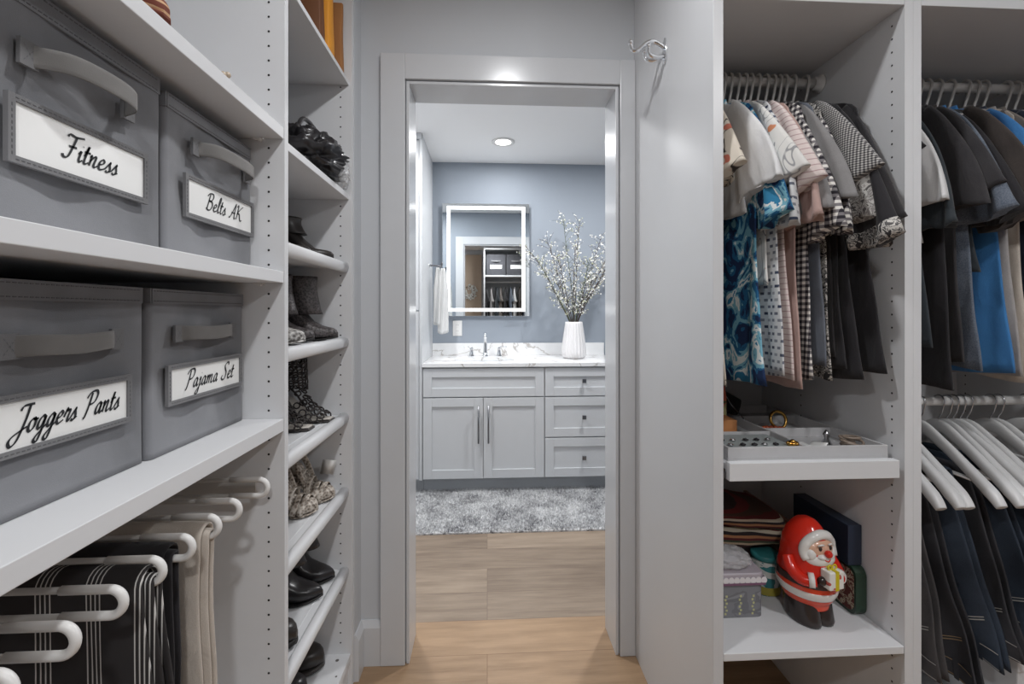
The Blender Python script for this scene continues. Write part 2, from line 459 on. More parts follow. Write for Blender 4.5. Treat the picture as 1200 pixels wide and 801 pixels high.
# ================================================================== ROOM
FX0, FX1, FY0, FY1 = -1.06, 2.3, -1.62, 1.60     # closet
BY0, BY1, BX0, BX1 = 1.725, 3.62, -1.2, 2.3      # bathroom
OX0, OX1, OZ = -0.278, 0.463, 2.008              # doorway opening
struct(MB().box(FX0-.1, FX1+.1, FY0-.1, 1.80, -.05, 0).build('floor', M['oak_warmlight']))
struct(MB().box(BX0-.1, BX1+.1, 1.80, BY1+.1, -.05, 0).build('floor', M['oak']))
struct(MB().box(BX0-.1, FX1+.1, FY0-.1, BY1+.1, CEIL, CEIL+.05).build('ceiling', M['ceil']))
struct(MB().box(FX0-.1, FX0, FY0, FY1, 0, CEIL).build('wall_left', M['wall']))
struct(MB().box(FX1, FX1+.1, FY0, FY1, 0, CEIL).build('wall_right', M['wall']))
struct(MB().box(FX0-.1, FX1+.1, FY0-.1, FY0, 0, CEIL).build('wall_rear', M['wall']))
dw = MB()
for a in ((BX0-.1, OX0, 0, CEIL), (OX1, BX1+.1, 0, CEIL), (OX0, OX1, OZ, CEIL)):
    dw.box(a[0], a[1], FY1, FY1+.06, a[2], a[3])
struct(dw.build('wall_doorway', M['wall']))
dw = MB()
for a in ((BX0-.1, OX0, 0, CEIL), (OX1, BX1+.1, 0, CEIL), (OX0, OX1, OZ, CEIL)):
    dw.box(a[0], a[1], FY1+.06, BY0, a[2], a[3])
struct(dw.build('wall_bathroom_side', M['blue']))
struct(MB().box(BX0-.1, BX1+.1, BY1, BY1+.1, 0, CEIL).build('wall_bathroom', M['blue']))
struct(MB().box(BX0-.1, BX0, BY0, BY1, 0, CEIL).build('wall_bathroom_left', M['cab']))
struct(MB().box(BX1, BX1+.1, BY0, BY1, 0, CEIL).build('wall_bathroom_right', M['blue']))
# short wall return between the shoe bay and the doorway wall
struct(MB().box(-1.06, -.435, 1.5215, FY1, 0, CEIL).build('wall_return', M['wall']))
# baseboard with a small chamfered cap round the corner
bb = MB()
prof = [(0, 0), (.014, 0), (.014, .13), (.004, .152), (0, .152)]
def board(path, mb):
    rings = []
    for (x, y), (nx, ny) in path: rings.append([(x+nx*d, y+ny*d, z) for d, z in prof])
    mb.loft(rings, True, True, True, False)
board([((-.4348, 1.5225), (1, 0)), ((-.4348, 1.5998), (1, -1)), ((-.3655, 1.5998), (0, -1))], bb)
struct(bb.build('baseboard_left', M['trim']))
bb = MB(); board([((OX1+.09, BY0+.0002), (0, 1)), ((BX1, BY0+.0002), (0, 1))], bb); struct(bb.build('baseboard_bathroom', M['trim']))
# casing on both faces, jamb lining with stop bead
t = thing('trim_1', '', ''); del t['label']; del t['category']; struct(t)
bx('side_casing', (OX0-.087, OX0-.004, 1.582, 1.5998, 0.0005, OZ+.091), M['trim'], t, .002)
bx('side_casing', (OX1+.004, .5215, 1.582, 1.5998, 0.0005, OZ+.091), M['trim'], t, .002)
bx('head_casing', (OX0-.004, OX1+.004, 1.582, 1.5998, OZ+.004, OZ+.091), M['trim'], t, .002)
t = thing('trim_2', '', ''); del t['label']; del t['category']; struct(t)
bx('side_casing', (OX0-.095, OX0-.004, BY0+.0002, BY0+.018, 0.0005, OZ+.095), M['trim'], t, .002)
bx('side_casing', (OX1+.004, OX1+.095, BY0+.0002, BY0+.018, 0.0005, OZ+.095), M['trim'], t, .002)
bx('head_casing', (OX0-.004, OX1+.004, BY0+.0002, BY0+.018, OZ+.004, OZ+.095), M['trim'], t, .002)
t = thing('trim_3', '', ''); del t['label']; del t['category']; struct(t)
bx('door_jamb', (OX0-.0005, OX0+.010, 1.590, 1.735, 0.0005, OZ), M['trim'], t, .0015)
bx('door_jamb', (OX1-.010, OX1+.0005, 1.590, 1.735, 0.0005, OZ), M['trim'], t, .0015)
bx('head_jamb', (OX0+.010, OX1-.010, 1.590, 1.735, OZ-.010, OZ), M['trim'], t, .0015)

# recessed lights
def downlight(x, y, watts, col, dia, label):
    t = thing('recessed_light', label, 'ceiling light', (x, y, CEIL))
    MB().lathe([(dia*.42, -.001), (dia*.60, -.001), (dia*.62, -.004), (dia*.60, -.007), (dia*.5, -.009), (dia*.42, -.006)], n=36, caps=False).build('trim_ring', M['plast'], t)
    MB().lathe([(.001, -.0045), (dia*.43, -.0045), (dia*.43, -.002), (.001, -.002)], n=36).build('lens', M['lens'], t)
    ld = bpy.data.lights.new('lamp', 'AREA'); ld.shape = 'DISK'; ld.size = dia; ld.energy = watts; ld.color = col
    lo = bpy.data.objects.new('lamp', ld); COL.objects.link(lo); lo.parent = t; lo.location = (0, 0, -.012)
for a in LIGHTS: downlight(*a)

# ================================================================== LEFT CABINETS
def holes(mb, pts, axis, r=.0026, mi=1):
    """small dark peg holes as discs just proud of a panel face"""
    for (x, y, z) in pts:
        vs = []
        for k in range(8):
            a = 2*PI*k/8; c_, s_ = r*math.cos(a), r*math.sin(a)
            vs.append({'y': (x+c_, y, z+s_), 'x': (x, y+c_, z+s_)}[axis[-1]])
        f = tuple(range(8))
        if axis in ('-x', 'y'): f = tuple(reversed(f))
        mb.add(vs, [f], False, mi)
def zrow(z0, z1, d=.032):
    n = int((z1-z0)/d); return [z0+i*d for i in range(n+1)]

XF, XB = -.445, -1.03      # front and back of left cabinets
TOPZ = 2.37
cab = thing('wardrobe_cabinet', 'wide white open wardrobe bay on the left holding the grey fabric bins', 'wardrobe', (-.74, .55, 0))
mb = MB().box(XB, XF, 1.030, 1.0385, 0, TOPZ)
holes(mb, [(XF-.034, 1.0296, z) for z in zrow(.10, 2.3)]+[(XB+.08, 1.0296, z) for z in zrow(.10, 2.3)], '-y')
mb.build('side_panel', [M['lam'], M['hole']], cab, world=True)
bx('side_panel', (XB, XF, .012, .030, 0, TOPZ), M['lam'], cab)
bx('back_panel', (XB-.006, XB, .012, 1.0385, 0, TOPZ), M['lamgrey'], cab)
bx('top_panel', (XB, XF, .030, 1.030, TOPZ-.018, TOPZ), M['lam'], cab)
bx('bottom_panel', (XB, XF, .030, 1.030, .07, .092), M['lam'], cab)
for z1, th in ((1.617, .025), (1.301, .025), (.978, .027)):
    sh = bx('shelf', (XB+.002, XF-.0015, .031, 1.029, z1-th, z1), M['lam'], cab, .0012)
for z1 in (1.592, 1.276, .951):
    mb = MB().lathe([(.003, -.010), (.003, 0)], (XF-.05, 1.0295, z1-.0045), 10, axis='y')
    mb.box(XF-.062, XF-.042, 1.018, 1.0295, z1-.0035, z1-.0005)
    mb.build('shelf_pin', M['plast'], cab, world=True)

sc = thing('wardrobe_cabinet', 'narrow white open shoe cabinet bay beside the doorway on the left', 'wardrobe', (-.74, 1.28, 0))
mb = MB().box(XB, XF, 1.0392, 1.0475, 0, TOPZ); holes(mb, [(XF-.034, 1.0479, z) for z in zrow(.10, 2.3)], 'y')
mb.build('side_panel', [M['lam'], M['hole']], sc, world=True)
mb = MB().box(XB, XF+.008, 1.502, 1.5205, 0, TOPZ)
holes(mb, [(XF-.028, 1.5016, z) for z in zrow(.145, 2.3)], '-y')
mb.build('side_panel', [M['lam'], M['hole']], sc, world=True)
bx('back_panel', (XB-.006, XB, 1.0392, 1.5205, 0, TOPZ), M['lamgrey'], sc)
bx('top_panel', (XB, XF, 1.0475, 1.502, TOPZ-.018, TOPZ), M['lam'], sc)
mb = MB().box(XB, XF+.004, 1.0475, 1.502, .088, .108)
mb.box(XB, XF-.004, 1.0475, 1.502, .0, .088)
mb.lathe([(.0055, .1084), (.0055, .1088), (.0001, .1088)], (XF-.03, 1.475, 0), 14, mi=1)
mb.lathe([(.0032, .1084), (.0032, .1088), (.0001, .1088)], (XF-.012, 1.41, 0), 14, mi=1)
mb.build('bottom_panel', [M['lam'], M['screw']], sc, world=True, bevel=.001)
for z1, z0 in ((1.957, 1.943), (1.592, 1.574)):
    bx('shelf', (XB+.002, XF-.001, 1.049, 1.501, z0, z1), M['lam'], sc, .0012)
SHZ = {3: 1.366, 4: 1.124, 5: .880, 6: .640, 7: .383}
for k, z in SHZ.items():
    # pull-out shoe shelf with a rounded front rail and grooved deck
    ss = MB()
    ss.box(XB+.03, XF-.028, 1.051, 1.499, z-.014, z)
    for g in range(6):
        xx = XF-.05-.07*g; ss.box(xx-.0015, xx+.0015, 1.053, 1.497, z, z+.0012)
    ob = ss.build('shoe_shelf', M['lam'], sc, world=True)
    r = MB().sweep([(XF-.016, 1.0485, z-.010), (XF-.016, 1.5012, z-.010)], (0, 0, 1), .0165, .015, 20, .8)
    r.build('front_rail', M['lam'], ob, world=True)

# ---- fabric bins
def fabric_bin(y0, y1, z0, z1, xf, text, label, card, handle, tcen, twid, tsize, bulge, seed):
    rng = random.Random(seed); depth = .40
    t = thing('storage_bin', label, 'storage bin', (xf-depth/2, (y0+y1)/2, z0), 0, 'grey fabric bins on the left shelves')
    mb = MB(); rings = []; nz = 26; per = []
    def rp():
        out = []; r = .008
        xs0, xs1 = xf-depth, xf
        for (cx, cy, a0) in ((xs1-r, y1-r, 0), (xs0+r, y1-r, 90), (xs0+r, y0+r, 180), (xs1-r, y0+r, 270)):
            for k in range(4):
                a = math.radians(a0+k*30); out.append((cx+r*math.cos(a), cy+r*math.sin(a)))
            # extra points along the following side
            nxt = {0: (xs0+r, y1), 90: (xs0, y0+r), 180: (xs1-r, y0), 270: (xs1, y1-r)}[a0]
            p = out[-1]
            for k in range(1, 14): out.append((lerp(p[0], nxt[0], k/14), lerp(p[1], nxt[1], k/14)))
        return out
    base = rp(); ph = [rng.uniform(0, 6.28) for _ in range(8)]
    for i in range(nz+1):
        v = i/nz; z = z0+.0006+(z1-z0-.0012)*v; ring = []
        for (x, y) in base:
            env = math.sin(PI*v)**.6
            yy = (y-y0)/(y1-y0)
            d = 0
            if x > xf-.02:
                e2 = min(1, max(0, 4*yy*(1-yy)))
                d = env*e2*(.0035*math.sin(yy*9+v*5+ph[0])+.0028*math.sin(yy*17-v*8+ph[1])+.002*math.sin(v*21+yy*6+ph[2])-.0085)
            ring.append((x+d, y, z))
        rings.append(ring)
    mb.loft(rings); mb.build('body', M['bin'], t, world=True)
    # folded top hem with double stitching
    hem = MB(); hz = z1-.012
    hem.box(xf-.002, xf+.0010, y0+.004, y1-.004, z1-.024, z1)
    hem.box(xf-depth+.004, xf+.001, y0-.0002, y0+.002, z1-.024, z1)
    n = int((y1-y0)/.007)
    for k in range(n):
        yy = y0+.008+k*(y1-y0-.016)/n
        for zz in (z1-.004, z1-.020): hem.box(xf+.0010, xf+.0016, yy, yy+.004, zz-.0006, zz+.0006, 1)
    hem.build('top_hem', [M['bin'], M['stitch']], t, world=True)
    # handle
    hy0, hy1, hz_ = handle
    pts = smoothpath([(xf+.003, hy0, hz_), (xf+.004, hy0+.014, hz_), (xf+.006+bulge*.7, hy0+.034, hz_-.0), (xf+.006+bulge, (hy0+hy1)/2, hz_-.002), (xf+.006+bulge*.7, hy1-.034, hz_), (xf+.004, hy1-.014, hz_), (xf+.003, hy1, hz_)], 6)
    hd = MB().sweep(pts, (0, 0, 1), .0125, .0012, 10, .5).build('handle', M['strap'], t, world=True)
    for ya in (hy0, hy1-.018):
        p = MB().box(xf+.001, xf+.0055, ya-.001, ya+.020, hz_-.0145, hz_+.0145)
        for (a, b, c_, d_) in ((0, 0, 1, 1), (0, 1, 1, 0)):
            for q in range(5):
                f0 = q/5+.04; f1 = f0+.12
                ya0, ya1 = ya+.002+.015*lerp(a, c_, f0), ya+.002+.015*lerp(a, c_, f1)
                za0, za1 = hz_-.010+.020*lerp(b, d_, f0), hz_-.010+.020*lerp(b, d_, f1)
                p.add([(xf+.0058, ya0, za0-.0006), (xf+.0058, ya1, za1-.0006), (xf+.0058, ya1, za1+.0006), (xf+.0058, ya0, za0+.0006)], [(0, 1, 2, 3)], False, 1)
        p.build('handle_tab', [M['bindark'], M['stitch']], hd, world=True)
    # label window
    cy0, cy1, cz0, cz1 = card
    fr = MB(); B = .008; xo = xf+.0045
    for (a, b, c_, d_) in ((cy0-B, cy1+B, cz1, cz1+B), (cy0-B, cy1+B, cz0-B, cz0), (cy0-B, cy0, cz0, cz1), (cy1, cy1+B, cz0, cz1)):
        fr.box(xf+.0005, xo+.0015, a, b, c_, d_)
    n = int((cy1-cy0)/.006)
    for k in range(n):
        yy = cy0+k*(cy1-cy0)/n
        for zz in (cz1+B*.5, cz0-B*.5): fr.box(xo+.0015, xo+.0019, yy, yy+.0035, zz-.0005, zz+.0005, 1)
    n = int((cz1-cz0)/.006)
    for k in range(n):
        zz = cz0+k*(cz1-cz0)/n
        for yy in (cy1+B*.5, cy0-B*.5): fr.box(xo+.0015, xo+.0019, yy-.0005, yy+.0005, zz, zz+.0035, 1)
    fr.build('label_holder', [M['bindark'], M['stitch']], t, world=True)
    cd = MB().box(xf+.001, xo-.001, cy0, cy1, cz0, cz1).build('label_card', M['paper'], t, world=True)
    tx = handwriting(text, tsize, twid, (xo-.001, tcen[0]-twid/2, tcen[1]), (0, 1, 0), (0, 0, 1), M['ink'], cd)
    return t
fabric_bin(.478, .751, 1.3012, 1.578, -.515, 'Fitness', 'grey fabric storage bin with a label reading Fitness, on the upper shelf',
           (.522, .708, 1.382, 1.441), (.528, .688, 1.500), (.618, 1.400), .082, .033, .040, 1)
fabric_bin(.757, 1.024, 1.3012, 1.566, -.513, 'Belts AK', 'grey fabric storage bin with a label reading Belts AK, on the upper shelf',
           (.806, 1.014, 1.382, 1.440), (.819, 1.006, 1.500), (.914, 1.399), .120, .033, .034, 2)
fabric_bin(.470, .743, .9782, 1.250, -.535, 'Joggers Pants', 'grey fabric storage bin with a label reading Joggers Pants, on the lower shelf',
           (.500, .703, 1.058, 1.112), (.527, .694, 1.174), (.613, 1.074), .150, .033, .012, 3)
fabric_bin(.748, 1.024, .9782, 1.250, -.530, 'Pajama Set', 'grey fabric storage bin with a label reading Pajama Set, on the lower shelf',
           (.789, .999, 1.064, 1.116), (.800, .984, 1.176), (.900, 1.078), .150, .034, .010, 4)

# ---- pull-out trouser rack
rk = thing('trouser_rack', 'white pull-out trouser rack with looped bars under the left shelves', 'trouser rack', (-.74, .70, .80))
BARY = [1.000, .890, .823, .752, .686, .615, .546, .477]
bx('rail', (XB+.02, XB+.06, .05, 1.02, .80, .86), M['plastg'], rk)
for sgn, yy in ((0, 1.0265),):
    bx('side_runner', (XB+.02, XF-.06, 1.0245, 1.0296, .815, .845), M['plastg'], rk)
for y in BARY:
    zt, zb, r = .856, .822, .0043
    rr = (zt-zb)/2; xc = -.468-rr; zc = (zt+zb)/2
    pts = [(XB+.05, y, zt), (-.75, y, zt)]+[(xc+rr*math.cos(a), y, zc+rr*math.sin(a)) for a in [PI/2-PI*k/14 for k in range(15)]]+[(-.75, y, zb), (XB+.05, y, zb)]
    b = MB().tube(pts, r, 10).build('looped_bar', M['plastg'], rk, world=True)
    # thicker grip sleeve round the loop end
    xs = -.545
    pts = [(xs, y, zt), (xc-.02, y, zt)]+[(xc+rr*math.cos(a), y, zc+rr*math.sin(a)) for a in [PI/2-PI*k/14 for k in range(15)]]+[(xc-.02, y, zb), (xs, y, zb)]
    MB().tube(pts, .0058, 10).build('grip', M['plast'], b, world=True)

def drape(name, label, mat, y, zt, x0, x1, lf, lb, th, seed, group=None, cat='trousers', flare=0.0, extra=None, sway=.01):
    """trousers folded over a bar running along X; local y axis of the pattern = along the bar"""
    rng = random.Random(seed); W = (x1-x0)/2; cx = (x0+x1)/2
    t = thing(name, label, cat, (cx, y, zt), -PI/2, group)   # local +y = world +X... local x = world -Y
    # local frame: side axis y (width). path in x,z: front flap (world -Y = local +x)
    ph = [rng.uniform(0, 6.28) for _ in range(5)]
    def disp(tt, cc, ss, q):
        d = min(1, abs(tt-.5)*3.2)**1.3
        yy = q.y
        dx = d*(sway*math.sin(yy*30+ph[0]+q.z*3)+sway*.55*math.sin(yy*63+ph[1]-q.z*6))
        return Vector((dx, flare*d*(1 if yy > 0 else -.3)+.006*math.sin(q.z*17+ph[2])*d, 0))
    def layer(gap, l1, l2, th, nm, mt_, w_):
        n = 22
        pts = [(gap+.004+.012*min(1, 3*(1-k/n))*0, 0, -l1*(1-k/n)) for k in range(n)]
        pts = [(gap, 0, -l1*(1-k/n)-.004) for k in range(n)]+[(gap*math.cos(a), 0, gap*math.sin(a)) for a in [PI*k/8 for k in range(9)]]+[(-gap, 0, -l2*(k/n)-.004) for k in range(1, n+1)]
        return MB().sweep(pts, (0, 1, 0), w_, th, 40, .45, disp=disp).build(nm, mt_, t)
    layer(.0075, lf, lb, th, 'leg', mat, W)
    if extra: layer(.0075+th*2.6, lf*.96, lb, th, 'leg', mat, W*.96)
    return t
TG = None
drape('trousers', 'cream linen trousers folded over the trouser rack, rearmost pair', K['linen'], .823, .826, -.86, -.478, .50, .48, .004, 11, TG, extra=True, sway=.008)
drape('trousers', 'plain black trousers folded over the rack in front of the cream pair', K['black'], .752, .826, -.86, -.492, .47, .45, .004, 12, TG, extra=True, sway=.007)
drape('trousers', 'black trousers with clusters of fine white stripes folded over the rack', K['pin'], .686, .826, -.88, -.478, .50, .46, .004, 13, TG, extra=True, flare=.028, sway=.008)

# ================================================================== SHOES
def ring_xy(x, w_, z0, h, n=16, sq=.75, y0=0):
    """cross-section in the y-z plane at x; flat-ish bottom"""
    out = []
    for j in range(n):
        a = 2*PI*j/n; c_, s_ = math.cos(a), math.sin(a)
        yy = y0+w_*math.copysign(abs(c_)**sq, c_)
        zz = z0+h*.5+h*.5*math.copysign(abs(s_)**(sq if s_ > 0 else .45), s_)
        out.append((x, yy, zz))
    return out
def shoe(name, label, mats, loc, rz, kind='boot', heel=.05, shaft=.10, group=None, cat='shoe', L=.24, wid=.040, toeh=.035, pointy=.5, scx=.60):
    """mats: dict upper, sole; toe at local +x, heel at local x=-L; base z=0"""
    t = thing(name, label, cat, loc, rz, group)
    def zb(s):   # s 0 heel ..1 toe
        if s < .3: return heel
        if s < .68: q = (s-.3)/.38; return heel*(1-(3*q*q-2*q**3))
        return 0 + .004*((s-.68)/.32)**2*2
    st = [0, .03, .08, .16, .26, .36, .46, .56, .66, .76, .85, .92, .97, 1.0]
    wv = [.35, .6, .72, .76, .72, .70, .76, .90, 1.0, .98, .86, .66, .42, .16]
    wv = [lerp(a, a**(1+pointy) if i > 8 else a, 1) for i, a in enumerate(wv)]
    if kind == 'boot': hv = [.07, .085, .095, .10, .10, .100, .094, .080, .060, .046, .038, .032, .024, .012]
    elif kind == 'pump': hv = [.055, .062, .062, .058, .040, .030, .028, .030, .034, .035, .033, .028, .02, .01]
    else: hv = [.06, .07, .075, .075, .07, .068, .062, .055, .048, .044, .04, .036, .028, .015]
    hv = [h*(toeh/.035 if i > 8 else 1) for i, h in enumerate(hv)]
    sole = MB(); rings = []
    for s_, w_ in zip(st, wv): rings.append(ring_xy(-L+L*s_, wid*w_*1.06+.001, zb(s_), .006 if kind != 'clog' else .016, 16, .8))
    sole.loft(rings); sole.build('sole', mats['sole'], t)
    so = .005 if kind != 'clog' else .014
    up = MB(); rings = [ring_xy(-L+L*s_, wid*w_, zb(s_)+so, h*.9) for s_, w_, h in zip(st, wv, hv)]
    up.loft(rings)
    if kind == 'boot' and shaft:
        rr = []
        for k in range(9):
            q = k/8; z = heel+.05+(.05+shaft-.05)*q
            a_ = lerp(.044, .048, q); b_ = lerp(.033, .040, q); cx = -L*scx+.002*math.sin(q*6)
            rr.append([(cx+a_*math.cos(2*PI*j/20)+(.02*(1-q)**3 if math.cos(2*PI*j/20) > 0 else 0), b_*math.sin(2*PI*j/20), z) for j in range(20)])
        rr.append([(-L*scx+(p[0]+L*scx)*.9, p[1]*.9, p[2]-.012) for p in rr[-1]])
        up.loft(rr)
    up.build('upper', mats['upper'], t)
    if heel > .02:
        hl = MB(); rr = []
        for k in range(7):
            q = k/6; z = heel*(1-q)+.003*(1-q); sz = lerp(1, mats.get('taper', .5), min(1, q*1.3))
            rr.append([(-L+.030+(.028*math.cos(2*PI*j/14))*sz-.004*q, .026*math.sin(2*PI*j/14)*sz, z) for j in range(14)])
        hl.loft(rr); hl.build('heel', mats.get('heel', mats['sole']), t)
    return t
leather = plain('black leather', srgb(40, 38, 40), .28, nscale=90, bstr=.2)
leath2 = plain('dark brown black leather', srgb(46, 42, 40), .35, nscale=90, bstr=.2)
def snake(name, cols, sc_=130):
    tt = NT(name); v = tt.n('TexVoronoi', i_Vector=tt.mapped((1, 1, 1)), i_Scale=sc_); n = tt.noise(28, 3)
    f = tt.math('ADD', tt.math('MULTIPLY', v.outputs[0], .5), tt.math('MULTIPLY', n, .6))
    c = tt.ramp(f, [(.3, cols[0]), (.48, cols[1]), (.7, cols[2])])
    return tt.fin(c, .42, bump=v.outputs[0], bstr=.5, bdist=.002)
sn1 = snake('pale snakeskin', [srgb(52, 46, 42), srgb(150, 138, 126), srgb(206, 198, 188)])
sn2 = snake('silver snakeskin', [srgb(40, 38, 38), srgb(130, 126, 122), srgb(214, 212, 208)], 110)
sn3 = snake('dark textured leather', [srgb(34, 31, 32), srgb(62, 58, 58), srgb(96, 90, 90)], 160)
leo = snake('leopard print', [srgb(30, 22, 18), srgb(160, 118, 76), srgb(206, 186, 160)], 90)
solem = plain('dark sole', srgb(28, 26, 26), .6); heelb = plain('worn heel', srgb(58, 54, 52), .5)
XS = XF-.018
# shelf 7 black ankle boots, shelf 7 near shoe
z7 = SHZ[7]+.0012
shoe('ankle_boot', 'black leather heeled ankle boot nearest the doorway, on the second lowest shoe shelf', {'upper': leather, 'sole': solem}, (XS-.008, 1.440, z7), 0, 'boot', .055, .085, 'black ankle boots', scx=.46, pointy=.8)
shoe('ankle_boot', 'black leather ankle boot with shiny toe beside its twin, front of the pair', {'upper': leather, 'sole': solem}, (XS-.012, 1.350, z7), .04, 'boot', .055, .085, 'black ankle boots', scx=.46, pointy=.8)
shoe('round_toe_shoe', 'black round-toed shoe cut off by the cabinet side on the second lowest shoe shelf', {'upper': leath2, 'sole': solem}, (XS-.008, 1.160, z7), 0, 'clog', .03, 0, toeh=.045, pointy=.1)
zb_ = .109
shoe('round_toe_shoe', 'dark brown round-toed shoe with a thick sole on the cabinet bottom', {'upper': leath2, 'sole': heelb}, (-.505, 1.445, zb_), 0, 'clog', .03, 0, toeh=.050, pointy=.1, wid=.045)
shoe('round_toe_shoe', 'dark shoe partly hidden in front of the brown round-toed one on the cabinet bottom', {'upper': leather, 'sole': solem}, (-.515, 1.335, zb_), 0, 'clog', .03, 0, toeh=.045, pointy=.1)
z6 = SHZ[6]+.0012
t6 = shoe('peep_toe_heel', 'snakeskin high heel with crossed straps on the middle shoe shelf, far one', {'upper': sn1, 'sole': sn1, 'heel': sn1}, (XS-.002, 1.420, z6), 0, 'pump', .080, 0, 'snakeskin heels', toeh=.040, pointy=.0, L=.165, wid=.038)
def straps(t, mat, heel):
    mb = MB()
    for (x, zz, ww) in ((-.055, .030, .040), (-.035, .026, .040), (-.075, .045, .037), (-.098, .066, .033)):
        pts = [(x, -ww, zz*.3), (x+.004, -ww*.95, zz), (x+.008, 0, zz+.026), (x+.004, ww*.95, zz), (x, ww, zz*.3)]
        mb.sweep(smoothpath(pts, 5), (1, 0, 0), .0085, .0018, 8, .6)
    for sg in (-1, 1):
        pts = [(-.160, 0, heel+.075), (-.135, sg*.028, heel+.080), (-.105, sg*.034, heel+.045), (-.080, sg*.036, heel-.015)]
        mb.sweep(smoothpath(pts, 5), (0, 0, 1), .009, .0018, 8, .6)
        mb.sweep(smoothpath([(-.155, 0, heel+.085), (-.125, sg*.034, heel+.088), (-.095, sg*.022, heel+.075), (-.088, 0, heel+.070)], 5), (0, 0, 1), .006, .0016, 8, .6)
    mb.build('strap', mat, t)
straps(t6, sn1, .075)
t6b = shoe('peep_toe_heel', 'snakeskin high heel with crossed straps on the middle shoe shelf, near one', {'upper': sn1, 'sole': sn1, 'heel': sn1}, (XS-.018, 1.325, z6), 0, 'pump', .080, 0, 'snakeskin heels', toeh=.040, pointy=.0, L=.165, wid=.038)
straps(t6b, sn1, .075)
pt = MB().sweep([(0, 0, 0), (.0, 0, .05)], (1, 0, 0), .020, .0005, 4, .3)
o = pt.build('price_tag', M['paper'], None, origin=(0, 0, 0)); o.location = (XS-.045, 1.475, z6+.058); o.rotation_euler = (.25, .2, .3)
tag(o, 'small white paper tag standing up behind the snakeskin heels', 'paper tag')
shoe('pump_shoe', 'leopard print shoe toe at the near end of the shelf under the snakeskin heels', {'upper': leo, 'sole': solem, 'heel': solem}, (XS-.01, 1.105, z6), 0, 'clog', .03, 0, pointy=.2, toeh=.04)
# shelf 4 tall dark boots + silver one
z4 = SHZ[4]+.0012
shoe('tall_boot', 'dark textured boot with a tall square shaft on the fourth shoe shelf', {'upper': sn3, 'sole': solem}, (XS+.003, 1.435, z4), 0, 'boot', .03, .115, 'dark textured boots', cat='boot', L=.225, wid=.042, pointy=.3, scx=.49)
shoe('tall_boot', 'dark textured boot half hidden behind the cabinet side on the fourth shoe shelf', {'upper': sn3, 'sole': solem}, (XS-.035, 1.345, z4), 0, 'boot', .03, .115, 'dark textured boots', cat='boot', L=.225, wid=.042, pointy=.3, scx=.49)
tb = shoe('strappy_boot', 'silver and black snakeskin strappy shoe in front of the tall dark boots', {'upper': sn2, 'sole': sn2, 'heel': solem}, (XS-.025, 1.250, z4), 0, 'boot', .045, .055, L=.20, pointy=.0)
mb = MB()
for k in range(4):
    mb.torus((-.120, 0, .085+.02*k), .046, .0045, (1, 0, .15), (0, .86, 0), 20, 6)
mb.build('strap', sn2, tb)
# shelf 3 dark shoe
z3 = SHZ[3]+.0012
shoe('ankle_boot', 'plain black boot with a low sloping toe on the third shoe shelf', {'upper': leath2, 'sole': solem}, (XS-.005, 1.420, z3), 0, 'boot', .03, .05, 'black boots third shelf', toeh=.028, pointy=.5)
shoe('ankle_boot', 'plain black boot nearer the cabinet side on the third shoe shelf', {'upper': leath2, 'sole': solem}, (XS-.035, 1.320, z3), 0, 'boot', .03, .06, 'black boots third shelf', toeh=.028, pointy=.5)
